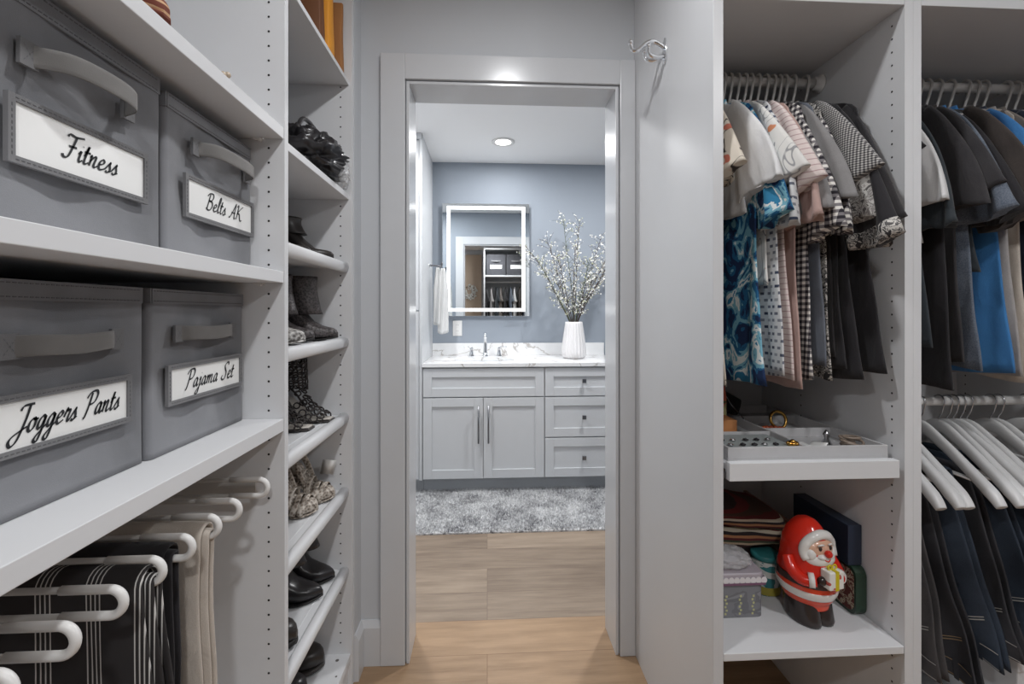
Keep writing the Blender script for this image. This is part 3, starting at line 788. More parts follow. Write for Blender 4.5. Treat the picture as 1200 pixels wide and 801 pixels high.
# shelf 5 lace cut-out booties
z5 = SHZ[5]+.0012
lace = plain('dark cut-out leather', srgb(44, 38, 36), .4, nscale=80)
lining = plain('pale insole', srgb(190, 184, 176), .5)
def lace_boot(label, loc):
    t = thing('cutout_bootie', label, 'shoe', loc, 0, 'cut-out booties'); L = .215; rng = random.Random(5)
    def zb(s): return .07*(1-min(1, max(0, (s-.25)/.42))**1.4) if s < .67 else 0.0
    s_ = [i/14 for i in range(15)]
    wv = [.022+.020*math.sin(min(1, s*1.05)*PI)**.6 for s in s_]
    MB().loft([ring_xy(-L+L*s, w_, zb(s), .008, 14, .8) for s, w_ in zip(s_, wv)]).build('sole', lace, t)
    MB().loft([ring_xy(-L+L*s*.97+.004, w_*.88, zb(s)+.008, .003, 14, .8) for s, w_ in zip(s_, wv)]).build('insole', lining, t)
    MB().tube([(-L+.022, 0, .07), (-L+.016, 0, .035), (-L+.014, 0, 0)], [.014, .009, .006], 10).build('heel', lace, t)
    net = MB()
    def surf(u_, a):  # shaft/upper surface: u 0 top of shaft → 1 toe
        if u_ < .55:
            q = u_/.55; zz = lerp(.185, .095, q); cx = -L*.56+.006*q; ra = lerp(.040, .038, q); rb = .034
            p = Vector((cx+ra*math.cos(a), rb*math.sin(a), zz)); nrm = Vector((math.cos(a), math.sin(a), 0)); al = Vector((0, 0, 1))
        else:
            q = (u_-.55)/.45; s0 = lerp(.52, .88, q); xx = -L+L*s0; h = lerp(.085, .022, q); w_ = lerp(.030, .038, q)
            b = a; p = Vector((xx, w_*math.sin(b), zb(s0)+.006+h*abs(math.cos(b))**.8)); nrm = Vector((.4, math.sin(b), abs(math.cos(b)))).normalized(); al = Vector((1, 0, -.35)).normalized()
        t1 = (al-nrm*al.dot(nrm)).normalized(); return p, t1, nrm.cross(t1)
    for i in range(11):
        u_ = i/10
        if u_ < .55: angs = [(k+(i % 2)*.5)*2*PI/9 for k in range(9)]
        else: angs = [lerp(-1.35, 1.35, k/5) for k in range(6)]
        for a in angs:
            p, t1, t2 = surf(u_, a); net.torus(p, .0088+rng.uniform(-.0015, .0015), .0023, t1, t2, 10, 5)
    for a0 in (0, 1):
        net.torus((-L*.56, 0, .192), .039, .005, (1, 0, 0), (0, .9, 0), 24, 6)
    for sg in (-1, 1):
        net.tube(smoothpath([(-L*.56+.03, sg*.030, .19), (-L*.70, sg*.036, .12), (-L*.55, sg*.036, .07), (-L*.38, sg*.038, .012)], 5), .0032, 6)
        net.tube(smoothpath([(-L*.56-.03, sg*.020, .19), (-L*.93, sg*.022, .13), (-L*.9, sg*.022, .075)], 5), .0032, 6)
    net.build('cutout_upper', lace, t)
    return t
lace_boot('black cut-out lace bootie on the shoe shelf below the tall boots, far one', (XS-.006, 1.415, z5))
lace_boot('black cut-out lace bootie on the shoe shelf below the tall boots, near one', (XS-.030, 1.315, z5))

# shelf 2: bagged dark handbag ; shelf 1: folders
def blob(name, mat, c, r, amp, seed, parent=None, freq=22, n=48, m=30, world=False, facet=False):
    from mathutils import noise as nz
    mb = MB(); rings = []
    for i in range(m+1):
        th = min(max(PI*i/m, .03), PI-.03); ring = []
        for j in range(n):
            ph = 2*PI*j/n; d = Vector((math.sin(th)*math.cos(ph), math.sin(th)*math.sin(ph), -math.cos(th)))
            sx = lambda q: math.copysign(abs(q)**.75, q)
            nn = 1-abs(nz.noise(d*freq*.12+Vector((seed, 0, 0))))*2
            n2 = nz.noise(d*freq*.3+Vector((0, seed, 0)))
            k = 1+amp*(nn-.6)+amp*.4*n2
            ring.append((c[0]+r[0]*sx(d.x)*k, c[1]+r[1]*sx(d.y)*k, max(c[2]-r[2]+.0005, c[2]+r[2]*sx(d.z)*k)))
        rings.append(ring)
    return mb.loft(rings, smooth=not facet).build(name, mat, parent, world=world)
tt = NT('clear crinkled plastic'); n_ = tt.noise(45, 4, rough=.7)
film = tt.fin((.95, .96, .97), .12, bump=n_, bstr=.8, bdist=.006, Alpha=.28)
z2 = 1.5925
hb = thing('handbag', 'black soft leather handbag lying on the second shelf of the shoe bay', 'handbag', (-.53, 1.33, z2))
blob('body', leather, (0, 0, .062), (.105, .13, .060), .35, 3.1, hb)
MB().tube(smoothpath([(.03, -.10, .10), (.03, -.06, .145), (.03, .02, .15), (.05, .08, .10)], 6), .006, 8).build('handle', leather, hb)
MB().tube([(.02, -.09, .112), (.045, .0, .118), (.05, .09, .09)], .0025, 6).build('zip', M['silver'], hb)
pb = blob('plastic_bag', film, (0, 0, .055), (.038, .052, .055), .30, 8.3, None, 30)
pb.location = (-.470, 1.44, z2); tag(pb, 'crumpled clear plastic bag beside the black handbag at the shelf edge', 'plastic bag')
z1_ = 1.9575
orange = plain('orange cloth', srgb(224, 150, 42), .6, nscale=60, bstr=.3)
brownc = plain('brown cardboard', srgb(160, 108, 60), .7)
def standing(name, label, cat, mat, x, y, z, w_, d_, h, lean, seed):
    rng = random.Random(seed); mb = MB(); rings = []
    for k in range(9):
        q = k/8; zz = h*q; pin_ = 1-.55*q**2
        rings.append([(x+lean*q*h+w_/2*c_, y+d_/2*pin_*s_+.004*math.sin(q*7+c_), z+zz) for c_, s_ in ((-1, -1), (0, -1.1), (1, -1), (1.02, 0), (1, 1), (0, 1.1), (-1, 1), (-1.02, 0))])
    o = mb.loft(rings).build(name, mat, None, origin=(x, y, z), bevel=.002); return tag(o, label, cat)
standing('cloth_bag', 'orange soft bag standing on the top shelf of the shoe bay', 'bag', orange, -.520, 1.375, z1_, .12, .055, .26, .0, 1)
standing('cardboard_folder', 'brown cardboard folder standing on the top shelf against the cabinet side', 'folder', brownc, -.520, 1.470, z1_, .125, .030, .23, 0, 2)
standing('paper_envelope', 'dark brown pouch standing left of the orange bag on the top shelf', 'pouch', plain('brown leather pouch', srgb(108, 66, 36), .6), -.530, 1.315, z1_, .13, .04, .27, 0, 3)
# top left shelf: woven sandal edge and a small beaded trinket
zt_ = 1.6175
wv_ = stripes('brown woven straps', srgb(112, 58, 44), srgb(196, 158, 122), .012, .35, 2)
ws = shoe('wedge_sandal', 'brown woven sandal at the edge of the high shelf above the Fitness bin', {'upper': wv_, 'sole': wv_, 'heel': wv_}, (-.450, .668, zt_), 0, 'pump', .05, 0, pointy=0, toeh=.05)
tk = thing('beaded_trinket', 'tiny beige beaded trinket on the high shelf near the cabinet side', 'trinket', (-.475, .838, zt_))
bd = MB()
for k in range(9):
    a = k*2.4; bd.ellipsoid((.010*math.cos(a), .014*math.sin(a)+.004, .006+.0018*k), (.0055, .0055, .0055), 10, 6)
bd.build('beads', plain('beige beads', srgb(186, 170, 150), .3), tk)

# ================================================================== BATHROOM
def shaker(mb, x0, x1, z0, z1, yf, th=.020, fr=.058, rec=.009):
    """door or drawer front facing -Y with a recessed centre panel"""
    mb.box(x0, x0+fr, yf, yf+th, z0, z1); mb.box(x1-fr, x1, yf, yf+th, z0, z1)
    mb.box(x0+fr, x1-fr, yf, yf+th, z1-fr, z1); mb.box(x0+fr, x1-fr, yf, yf+th, z0, z0+fr)
    mb.box(x0+fr-.001, x1-fr+.001, yf+rec, yf+th, z0+fr-.001, z1-fr+.001)
    return mb
VY = 3.04
van = thing('vanity_cabinet', 'white shaker vanity with two doors and three drawers under the marble counter', 'vanity', (.25, 3.3, 0))
mb = MB().box(-.4275, .915, VY+.021, BY1-.001, .100, .846)
mb.box(-.4275, .915, VY+.075, BY1-.001, .0005, .100, 1)
mb.build('body', [M['cab'], M['toe']], van, world=True)
shaker(MB(), -.424, .3795, .648, .836, VY).build('false_front', M['cab'], van, bevel=.0015, world=True)
for (x0, x1, hx) in ((-.424, -.0285, -.058), (-.0245, .3795, .008)):
    d = shaker(MB(), x0, x1, .106, .640, VY).build('door', M['cab'], van, bevel=.0015, world=True)
    h = MB().tube([(hx, VY-.028, .345), (hx, VY-.028, .592)], .0055, 10)
    for zz in (.375, .562): h.tube([(hx, VY-.028, zz), (hx, VY+.001, zz)], .0045, 8)
    h.build('bar_handle', M['nickel'], d, world=True)
for (z0, z1) in ((.648, .836), (.374, .640), (.106, .366)):
    d = shaker(MB(), .3875, .911, z0, z1, VY).build('drawer', M['cab'], van, bevel=.0015, world=True)
    zc = (z0+z1)/2+(.008 if z0 > .6 else 0)
    h = MB().box(.635, .661, VY-.026, VY-.014, zc-.013, zc+.013).tube([(.648, VY-.015, zc), (.648, VY+.010, zc)], .006, 8)
    h.build('square_knob', M['nickel'], d, bevel=.0015, world=True)
# counter with an oval undermount basin
ct = thing('countertop', 'white veined marble countertop with backsplash and oval basin', 'countertop', (.25, 3.33, .847))
def slab_with_hole(x0, x1, y0, y1, z0, z1, cx, cy, ra, rb, n=64):
    mb = MB(); inner, outer = [], []
    for k in range(n):
        a = 2*PI*k/n; c_, s_ = math.cos(a), math.sin(a)
        inner.append((cx+ra*c_, cy+rb*s_))
        tx = ((x1-cx) if c_ > 0 else (cx-x0))/abs(c_) if abs(c_) > 1e-6 else 1e9
        ty = ((y1-cy) if s_ > 0 else (cy-y0))/abs(s_) if abs(s_) > 1e-6 else 1e9
        q = min(tx, ty); outer.append((cx+q*c_, cy+q*s_))
    for i, (ox, oy) in enumerate(((x1, y1), (x0, y1), (x0, y0), (x1, y0))):
        a = math.atan2(oy-cy, ox-cx) % (2*PI); k = round(a/(2*PI)*n) % n; outer[k] = (ox, oy)
    rings = [[(x, y, z0) for x, y in inner], [(x, y, z0) for x, y in outer], [(x, y, z1) for x, y in outer], [(x, y, z1) for x, y in inner], [(x, y, z0) for x, y in inner]]
    mb.loft(rings, False, False, True, False); return mb
slab_with_hole(-.4285, .93, VY-.012, BY1-.0015, .847, .870, -.02, 3.27, .215, .155).build('slab', M['marble'], ct, world=True)
bx('backsplash', (-.4285, .93, BY1-.0205, BY1-.001, .8702, .966), M['marble'], ct)
bs = MB(); rings = []
for k in range(10):
    q = k/9; r_ = math.cos(q*PI/2*.93); z_ = .846-.13*math.sin(q*PI/2)
    rings.append([(-.02+.222*r_*math.cos(2*PI*j/48), 3.27+.162*r_*math.sin(2*PI*j/48), z_) for j in range(48)])
bs.loft(rings, False, True).build('basin', M['porc'], ct, world=True)
# faucet
fc = thing('faucet', 'chrome widespread faucet with two lever handles on the marble counter', 'faucet', (-.015, 3.50, .8705))
MB().lathe([(.026, 0), (.026, .006), (.019, .010), (.016, .03)], n=24).tube(smoothpath([(0, 0, .02), (0, 0, .10), (0, -.012, .155), (0, -.05, .178), (0, -.10, .165), (0, -.115, .150)], 6), [.0165, .014, .0125, .012, .0115, .011], 14).build('spout', M['chrome'], fc)
for sg in (-1, 1):
    h = MB().lathe([(.024, 0), (.024, .005), (.018, .012), (.011, .055), (.013, .062), (.012, .066)], (sg*.105, 0, 0), 20)
    h.sweep(smoothpath([(sg*.100, 0, .066), (sg*.125, 0, .073), (sg*.165, -.004, .074)], 5), (0, 1, 0), [.009, .008, .006], [.0055, .004, .003], 10)
    h.build('lever_handle', M['chrome'], fc)
# linen tower on the left
lt = thing('linen_cabinet', 'tall white cabinet reaching the ceiling left of the vanity', 'cabinet', (-.78, 3.3, 0))
mb = MB().box(-1.19, -.4295, VY+.021, BY1-.001, .10, CEIL-.001); mb.box(-1.19, -.4295, VY+.075, BY1-.001, .0005, .10, 1)
mb.box(-.4475, -.4295, VY-.001, VY+.021, .10, CEIL-.001)
mb.build('body', [M['cab'], M['toe']], lt, world=True)
for (z0, z1) in ((.106, 1.215), (1.222, 2.345)):
    for (x0, x1) in ((-1.187, -.822), (-.818, -.4505)):
        shaker(MB(), x0, x1, z0, z1, VY+.002).build('door', M['cab'], lt, bevel=.0015, world=True)
bx('crown', (-1.19, -.4295, VY-.008, VY+.021, 2.350, CEIL-.001), M['cab'], lt)
# lit mirror
mr = thing('lit_mirror', 'rectangular wall mirror with a glowing strip round its edge', 'mirror', (-.0085, 3.6, 1.179))
X0, X1, Z0, Z1 = -.349, .332, 1.179, 2.060; YM = 3.588
bx('back_box', (X0+.004, X1-.004, YM+.006, BY1-.0005, Z0+.004, Z1-.004), M['silver'], mr, .001)
MB().box(X0, X1, YM, YM+.0055, Z0, Z1).build('glass', M['mirror'], mr, bevel=.0008, world=True)
si, st_, sb, sw = .036, .022, .036, .024
fr = MB()
a0, a1, c0, c1 = X0+si, X1-si, Z0+sb, Z1-st_
fr.box(a0, a1, YM-.0012, YM-.0002, c1-sw, c1); fr.box(a0, a1, YM-.0012, YM-.0002, c0, c0+sw)
fr.box(a0, a0+sw, YM-.0012, YM-.0002, c0+sw, c1-sw); fr.box(a1-sw, a1, YM-.0012, YM-.0002, c0+sw, c1-sw)
fr.build('light_strip', M['led'], mr, world=True)
# outlet
ou = thing('wall_outlet', 'white double outlet plate on the blue wall under the mirror', 'outlet', (-.235, BY1, 1.082))
MB().box(-.036, .036, -.006, -.0005, -.060, .060).build('plate', M['plast'], ou, bevel=.002)
for zz in (-.024, .024):
    f_ = MB().sweep([(0, -.009, zz), (0, -.005, zz)], (1, 0, 0), .017, .0145, 16, .7).build('socket', M['plast'], ou)
    MB().box(-.0075, -.0055, -.0096, -.0088, zz-.001, zz+.008).box(.0055, .0075, -.0096, -.0088, zz-.001, zz+.007).build('slot', M['hole'], f_)
# towel hook and towel
hk = thing('towel_hook', 'chrome towel hook on the side of the tall bathroom cabinet', 'hook', (-.4290, 3.42, 1.555))
MB().lathe([(.020, 0), (.020, .005), (.008, .010)], n=20, axis='x').build('base_plate', M['chrome'], hk)
MB().tube(smoothpath([(.004, 0, 0), (.05, 0, 0), (.085, 0, -.006), (.092, 0, .012)], 5), .006, 10).ellipsoid((.092, 0, .016), (.009, .009, .009), 12, 8).build('arm', M['nickel'], hk)
tw = NT('white towel terry'); n1 = tw.noise(500, 2); towelm = tw.fin(tw.mix(n1, srgb(196, 196, 196), srgb(240, 240, 238)), .95, bump=n1, bstr=.8, bdist=.004)
tl = MB()
def towel(x0, w_, zt, l, ph):
    rings = []
    for k in range(26):
        q = k/25; z = zt-l*q; ww = w_*(.35+.65*min(1, q*2.6)**.8); r = []
        for j in range(40):
            a = 2*PI*j/40; r.append((x0+ww*math.cos(a)*(1+.08*math.sin(3*a+ph)), 3.42+.030*(.5+.5*min(1, q*3))*math.sin(a)+.010*math.sin(a*4+ph+q*3), z+.008*math.sin(a*2+ph)*q))
        rings.append(r)
    tl.loft(rings)
towel(-.368, .034, 1.540, .42, .3); towel(-.330, .040, 1.535, .48, 1.9)
tl2 = tl.build('hand_towel', towelm, None, origin=(-.35, 3.42, 1.06)); tag(tl2, 'white terry hand towel hanging from the hook beside the lit mirror', 'towel')
# shaggy rug
rug = thing('shag_rug', 'grey and white shaggy rug on the floor in front of the vanity', 'rug', (.3, 2.8, .0005))
rt = NT('mottled shag'); nn = rt.noise(6.5, 4, rough=.6); n3 = rt.noise(75, 3)
f = rt.math('ADD', rt.math('MULTIPLY', nn, .45), rt.math('MULTIPLY', n3, .55))
shag = rt.fin(rt.ramp(f, [(.36, srgb(104, 104, 108)), (.45, srgb(178, 178, 180)), (.56, srgb(228, 228, 228))]), .95)
RX0, RX1, RY0, RY1 = -.75, 1.05, 2.50, 3.10
MB().box(RX0-.3, RX1-.3, RY0-2.8, RY1-2.8, 0, .008).build('backing', shag, rug)
pv, pf = [], []; rng = random.Random(3)
NB = 62000
for i in range(NB):
    x, y = rng.uniform(RX0, RX1), rng.uniform(RY0, RY1); a = rng.uniform(0, 2*PI); h = rng.uniform(.014, .028); l = rng.uniform(.004, .016); b = rng.uniform(0, 2*PI); w_ = .0017
    x -= .3; y -= 2.8; o_ = len(pv)
    pv += [(x-w_*math.cos(a), y-w_*math.sin(a), .006), (x+w_*math.cos(a), y+w_*math.sin(a), .006), (x+l*math.cos(b), y+l*math.sin(b), h)]
    pf.append((o_, o_+1, o_+2))
me = bpy.data.meshes.new('pile'); me.from_pydata(pv, [], pf); me.materials.append(shag)
po = bpy.data.objects.new('pile', me); COL.objects.link(po); po.parent = rug; po['kind'] = 'stuff'
# vase and blossom branches
VC = Vector((.640, 3.35, .8705))
vs = MB(); rings = []
for (r_, h) in ((.060, 0), (.072, .004), (.083, .02), (.085, .045), (.082, .09), (.075, .15), (.067, .21), (.061, .255), (.058, .268), (.052, .268), (.055, .22), (.06, .12)):
    rings.append([((r_*(1+(.075 if h > .003 else 0)*abs(math.cos(10*2*PI*j/120))))*math.cos(2*PI*j/120), (r_*(1+(.075 if h > .003 else 0)*abs(math.cos(10*2*PI*j/120))))*math.sin(2*PI*j/120), h) for j in range(120)])
vs.loft(rings, True, True)
vo = vs.build('ribbed_vase', M['vase'], None); vo.location = VC; tag(vo, 'white vertically ribbed vase on the marble counter', 'vase')
twig = plain('brown twig', srgb(74, 62, 52), .8); twigg = plain('green stem', srgb(84, 92, 66), .7)
petal = plain('white petals', srgb(226, 225, 220), .6); petaly = plain('cream green buds', srgb(206, 208, 168), .6)
def branch(k, dx, dy, top, seed):
    rng = random.Random(seed); base = Vector((rng.uniform(-.015, .015), rng.uniform(-.015, .015), .06))
    pts = [base, Vector((dx*.08, dy*.08, .25)), Vector((dx*.35, dy*.35, .25+(top-.25)*.36)), Vector((dx*.72, dy*.7, .25+(top-.25)*.74)), Vector((dx, dy, top))]
    pts = [p+Vector((rng.uniform(-.008, .008), rng.uniform(-.008, .008), 0)) if i > 1 else p for i, p in enumerate(pts)]
    path = smoothpath(pts, 7)
    t = thing('blossom_branch', '', 'flower branch', VC, 0)
    st_ = MB().tube(path, [.0042, .0034, .0026, .0019, .0013], 6)
    bl, bu = MB(), MB(); spots = []
    for i in range(9, len(path)):
        for _ in range(2 if i > 12 else 1):
            if rng.random() < .9:
                p = path[i]; d = Vector((rng.uniform(-1, 1)+dx*1.2, rng.uniform(-1, 1), rng.uniform(.1, 1.1))).normalized(); l = rng.uniform(.035, .11)
                q = [p, p+d*l*.5+Vector((0, 0, .008)), p+d*l]
                st_.tube(smoothpath(q, 3), [.0014, .0008], 5)
                for m_ in range(5): spots.append(lerp(p, p+d*l, rng.uniform(.25, 1.05))+Vector((rng.uniform(-.012, .012), rng.uniform(-.012, .012), rng.uniform(-.010, .010))))
    dens = 1.0 if top < .85 else .75
    for sp in spots:
        if rng.random() > dens: continue
        if rng.random() < .16: bu.ellipsoid(tuple(sp), (.0035, .0035, .005), 6, 4); continue
        r_ = rng.uniform(.0042, .0080); nrm = Vector((rng.uniform(-1, 1), rng.uniform(-1.4, .3), rng.uniform(-.4, 1))).normalized()
        a1 = nrm.orthogonal().normalized(); a2 = nrm.cross(a1)
        for m_ in range(5):
            a = 2*PI*m_/5; d = a1*math.cos(a)+a2*math.sin(a); e = nrm.cross(d)
            bl.add([sp, sp+d*r_*.6+e*r_*.42+nrm*r_*.25, sp+d*r_+nrm*r_*.35, sp+d*r_*.6-e*r_*.42+nrm*r_*.25], [(0, 1, 2, 3)], True)
    st_.build('stem', twigg if k in (1, 4, 7) else twig, t)
    bl.add(bu.v, bu.f, True, 1); bl.build('blossoms', [petal, petaly], t)
    return t
BR = [(-.33, .02, .80, 'blossom branch leaning furthest left, its tip beside the mirror edge'),
      (-.27, -.06, .70, 'low blossom branch arching to the left over the vase'),
      (-.20, .03, .86, 'blossom branch rising left of the middle of the bunch'),
      (-.13, -.05, .74, 'short dense blossom branch left of the centre of the bunch'),
      (-.07, .02, 1.02, 'tallest thin blossom branch with its tip highest on the left'),
      (.00, -.06, .80, 'middle blossom branch standing straight up from the vase'),
      (.05, .04, 1.00, 'tall bare-tipped blossom branch just right of the highest one'),
      (.11, -.05, .72, 'short thick blossom branch right of the centre of the bunch'),
      (.20, .03, .88, 'blossom branch curving right with a bare twiggy tip'),
      (.24, -.05, .66, 'low blossom branch arching to the right over the counter'),
      (.31, .02, .76, 'blossom branch leaning furthest right towards the door casing'),
      (.17, .06, .62, 'lowest blossom branch drooping on the right behind the others'),
      (-.16, .07, .64, 'blossom branch low on the left behind the others'),
      (.29, -.03, .84, 'long blossom branch spreading up to the right')]
for i, (dx, dy, tp, lb) in enumerate(BR):
    b_ = branch(i, dx, dy, tp, 40+i); b_['label'] = lb; b_['group'] = 'blossom branches in the ribbed vase'

# ================================================================== RIGHT CABINETS
YF, YB = 1.03, 1.598
rc = thing('wardrobe_cabinet', 'white open wardrobe bay right of the doorway holding shirts and the figurine shelf', 'wardrobe', (.76, 1.31, 0))
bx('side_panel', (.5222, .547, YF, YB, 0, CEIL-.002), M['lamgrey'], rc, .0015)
mb = MB().box(.988, 1.0085, YF, YB, 0, CEIL-.002)
holes(mb, [(.9876, YF+.034, z) for z in zrow(.15, 1.93)]+[(.9876, YB-.21, z) for z in zrow(.15, 1.93)], '-x')
mb.build('side_panel', [M['lam'], M['hole']], rc, world=True)
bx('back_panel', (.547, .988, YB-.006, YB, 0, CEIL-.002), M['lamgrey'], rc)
bx('fixed_shelf', (.5475, .9875, YF, YB-.006, 1.940, 1.965), M['lam'], rc)
bx('shelf', (.5475, .9868, YF, YB-.007, .402, .420), M['lam'], rc, .0015)
# pull-out tray with raised front
mb = MB().box(.560, .973, YF-.003, YF+.016, .820, .862).box(.560, .973, YF+.016, YB-.03, .842, .856)
mb.build('pullout_tray', M['lam'], rc, bevel=.0012, world=True)
for x0, x1 in ((.5475, .5595), (.9735, .9872)): bx('tray_runner', (x0, x1, YF+.012, YB-.05, .822, .838), M['nickel'], rc)
rc2 = thing('wardrobe_cabinet', 'white open wardrobe bay at the right edge with two hanging rails', 'wardrobe', (1.38, 1.31, 0))
bx('side_panel', (1.0092, 1.030, YF, YB, 0, CEIL-.002), M['lam'], rc2)
mb = MB().box(1.73, 1.75, YF, YB, 0, CEIL-.002)
holes(mb, [(1.7296, YB-.035, z) for z in zrow(.15, 1.93)]+[(1.7296, YF+.034, z) for z in zrow(.15, 1.93)], '-x')
mb.build('side_panel', [M['lam'], M['hole']], rc2, world=True)
bx('back_panel', (1.03, 1.73, YB-.006, YB, 0, CEIL-.002), M['lamgrey'], rc2)
bx('fixed_shelf', (1.0305, 1.7295, YF, YB-.006, 1.940, 1.965), M['lam'], rc2)
bx('bottom_shelf', (1.0305, 1.7295, YF+.02, YB-.006, .10, .12), M['lam'], rc2)
bx('plinth', (1.0305, 1.7295, YF+.05, YF+.07, .0, .10), M['lam'], rc2)
YR = 1.305; ZR1, ZR2 = 1.889, .944
def rail(x0, x1, z, label, par=None):
    t = thing('clothes_rail', label, 'clothes rail', ((x0+x1)/2, YR, z))
    h = (x1-x0)/2
    MB().lathe([(.0135, -h+.001), (.0135, h-.001)], n=24, axis='x').build('tube', M['plast'], t)
    for sg in (-1, 1):
        MB().lathe([(.0001, sg*(h-.0005)), (.026, sg*(h-.0005)), (.026, sg*(h-.006)), (.019, sg*(h-.010)), (.019, sg*(h-.022)), (.014, sg*(h-.022))][::sg], n=24, axis='x', caps=False).build('end_bracket', M['plast'], t)
rail(.5472, .9878, ZR1, 'white clothes rail carrying the patterned shirts')
rail(1.0302, 1.7298, ZR1, 'white upper clothes rail carrying the dark and blue tops at the right edge')
rail(1.0302, 1.7298, ZR2, 'white lower clothes rail carrying wide hangers with jeans')

# ---- hook on the panel
h = thing('coat_hook', 'chrome double coat hook screwed to the tall white panel by the doorway', 'hook', (.5222, 1.313, 1.977))
MB().sweep([(-.0005, 0, 0), (-.004, 0, 0)], (0, 0, 1), .038, .011, 24, .8).build('base_plate', M['chrome'], h)
MB().tube(smoothpath([(-.004, 0, .010), (-.035, 0, .026), (-.060, .0, .018), (-.080, 0, .000), (-.098, 0, .000), (-.103, 0, .018)], 7), [.0078, .0076, .007, .0064, .0056, .005], 12).ellipsoid((-.1035, 0, .022), (.008, .008, .008), 14, 10).build('upper_hook', M['chrome'], h)
for yy in (-.012, .012):
    MB().tube(smoothpath([(-.004, 0, -.016), (-.030, yy*.7, -.024), (-.052, yy, -.018), (-.056, yy*1.4, .000)], 7), [.0072, .0066, .0058, .005], 12).ellipsoid((-.056, yy*1.4, .004), (.0075, .0075, .0075), 14, 10).build('lower_hook', M['chrome'], h)

# ---- plastic hangers + garments
def plastic_hanger():
    t = thing('clothes_hanger', 'x', 'hanger')
    R_ = .0165+.0038
    pts = [(0, R_*math.cos(a), R_*math.sin(a)) for a in [-.5+(PI+.5+.35)*k/22 for k in range(23)]]
    pts = [(0, R_*math.sin(a), R_*math.cos(a)) for a in [2.0-(2.0+1.9)*k/24 for k in range(25)]]
    pts = smoothpath(pts+[(0, -.010, -.036), (0, 0, -.060), (0, 0, -.098)], 2)
    MB().tube(pts, .0038, 8).build('hook', M['plastg'], t)
    MB().tube(smoothpath([(0, -.160, -.168), (0, -.165, -.160), (0, -.15, -.148), (0, -.06, -.110), (0, 0, -.100), (0, .06, -.110), (0, .15, -.148), (0, .165, -.160), (0, .160, -.168)], 4), .0040, 8).tube([(0, -.160, -.169), (0, .160, -.169)], .0032, 8).build('shoulders', M['plastg'], t)
    return t
def garment(name, label, X, rz, mb_, ms_, hw=.20, length=.84, sl=.26, sw=.062, bend=.03, flare=.03, seed=0, th=.007, group=None, trim=None, collar=True, amp=.008, cat='shirt', z0=ZR1, tilt=0, droop=0, ang=.50):
    rng = random.Random(seed)
    t = thing(name, label, cat, (X, YR, z0), rz, group)
    ph = [rng.uniform(0, 6.28) for _ in range(6)]
    fold = lambda y, z, A: A*(math.sin(y*34+ph[0]+z*2.2)+.5*math.sin(y*67+ph[1]-z*3.5)+.28*math.sin(y*120+z*9+ph[2]))
    prof = [(-.094, .050), (-.100, .070), (-.112, .105), (-.127, .140), (-.142, .165), (-.160, .180), (-.185, .186)]
    prof = [(z, w_*hw/.20) for z, w_ in prof]
    zb = -length; N = 26
    for k in range(1, N+1):
        q = k/N; prof.append((-.185+(zb+.185)*q, hw*.96-.010*math.sin(q*PI)+flare*q**1.5))
    rings = []; n = 72
    for z, w_ in prof:
        d = min(1, max(0, (-z-.11)/.35)); A = lerp(.0006, amp, d); r = []
        for j in range(n):
            a = 2*PI*j/n; c_, s_ = math.cos(a), math.sin(a)
            y = w_*math.copysign(abs(c_)**.8, c_)
            ww = th*(.9+.35*d)*(abs(s_)**.55)*math.copysign(1, s_)
            near = max(0, -y/w_)
            zz = z+(.010*math.sin(y*11+ph[3])*max(0, (-z/length-.85)/.15) if z < -.3 else 0)-droop*near*max(0, (-z/length-.5)*2)
            r.append((ww+fold(y, z, A)+bend*.35*near**2*d, y, zz))
        rings.append(r)
    b = MB().loft(rings); b.build('body', mb_, t)
    for sg in (-1, 1):
        y0 = sg*hw*.80
        al = ang*.78+rng.uniform(-.06, .06) if sg < 0 else .20
        sl = sl*1.10 if sg < 0 else sl*.9; ex = (math.sin(al), math.cos(al)); st0 = (abs(y0)*.80, .150)
        def pp(q, bq):
            # curve that leaves the shoulder flatter and falls to the final angle
            a_ = al+.55*(1-q)**1.2
            return (bend*bq, sg*(st0[0]+sl*q*math.sin(lerp(al+.22, al, q))), -(st0[1]+sl*q*math.cos(lerp(al+.22, al, q))))
        path = smoothpath([pp(0, 0), pp(.2, .05), pp(.45, .25), pp(.72, .6), pp(1, 1)], 5); ph2 = rng.uniform(0, 6)
        def disp(tt, cc, ss, q, ph2=ph2):
            return Vector((.009*tt*math.sin(cc*3.5+ph2+tt*5)+.006*tt*math.sin(cc*8+ph2*2+tt*4), 0, .010*tt*math.sin(cc*3+ph2)))
        hs = [sw*.50, sw*.72, sw*.86, sw*.96, sw*1.08]; ht = [.006, .008, .010, .013, .017]
        if sg > 0: hs = [h_*.75 for h_ in hs]
        mbs = MB().sweep(path, (0, sg*ex[1], ex[0]), hs, ht, 30, .75, disp=disp, cap=True)
        so = mbs.build('sleeve', ms_, t)
        if trim:
            n_ = len(path); sub = path[int(n_*.86):]
            MB().sweep([Vector(q) for q in sub], (0, sg*ex[1], ex[0]), (sw if sg < 0 else sw*.75)*1.09, .0185, 30, .75, disp=lambda tt, cc, ss, q, d_=disp: d_(.86+.14*tt, cc, ss, q)).build('cuff', trim, so)
    if collar:
        cb = MB(); rr = []
        for (k, zz, sc) in ((0, -.108, 1.08), (1, -.090, 1.0), (2, -.082, .96), (3, -.084, .90), (4, -.104, .92)):
            rr.append([( (.013 if sg_ else .013)*sc*math.sin(2*PI*j/28), .066*sc*math.cos(2*PI*j/28), zz-.012*max(0, math.sin(2*PI*j/28))) for j in range(28) for sg_ in (1,)])
        cb.loft(rr, False, False); cb.build('collar', ms_, t)
    return t
ph0 = plastic_hanger()
G1 = 'short-sleeved shirts on the left rail'
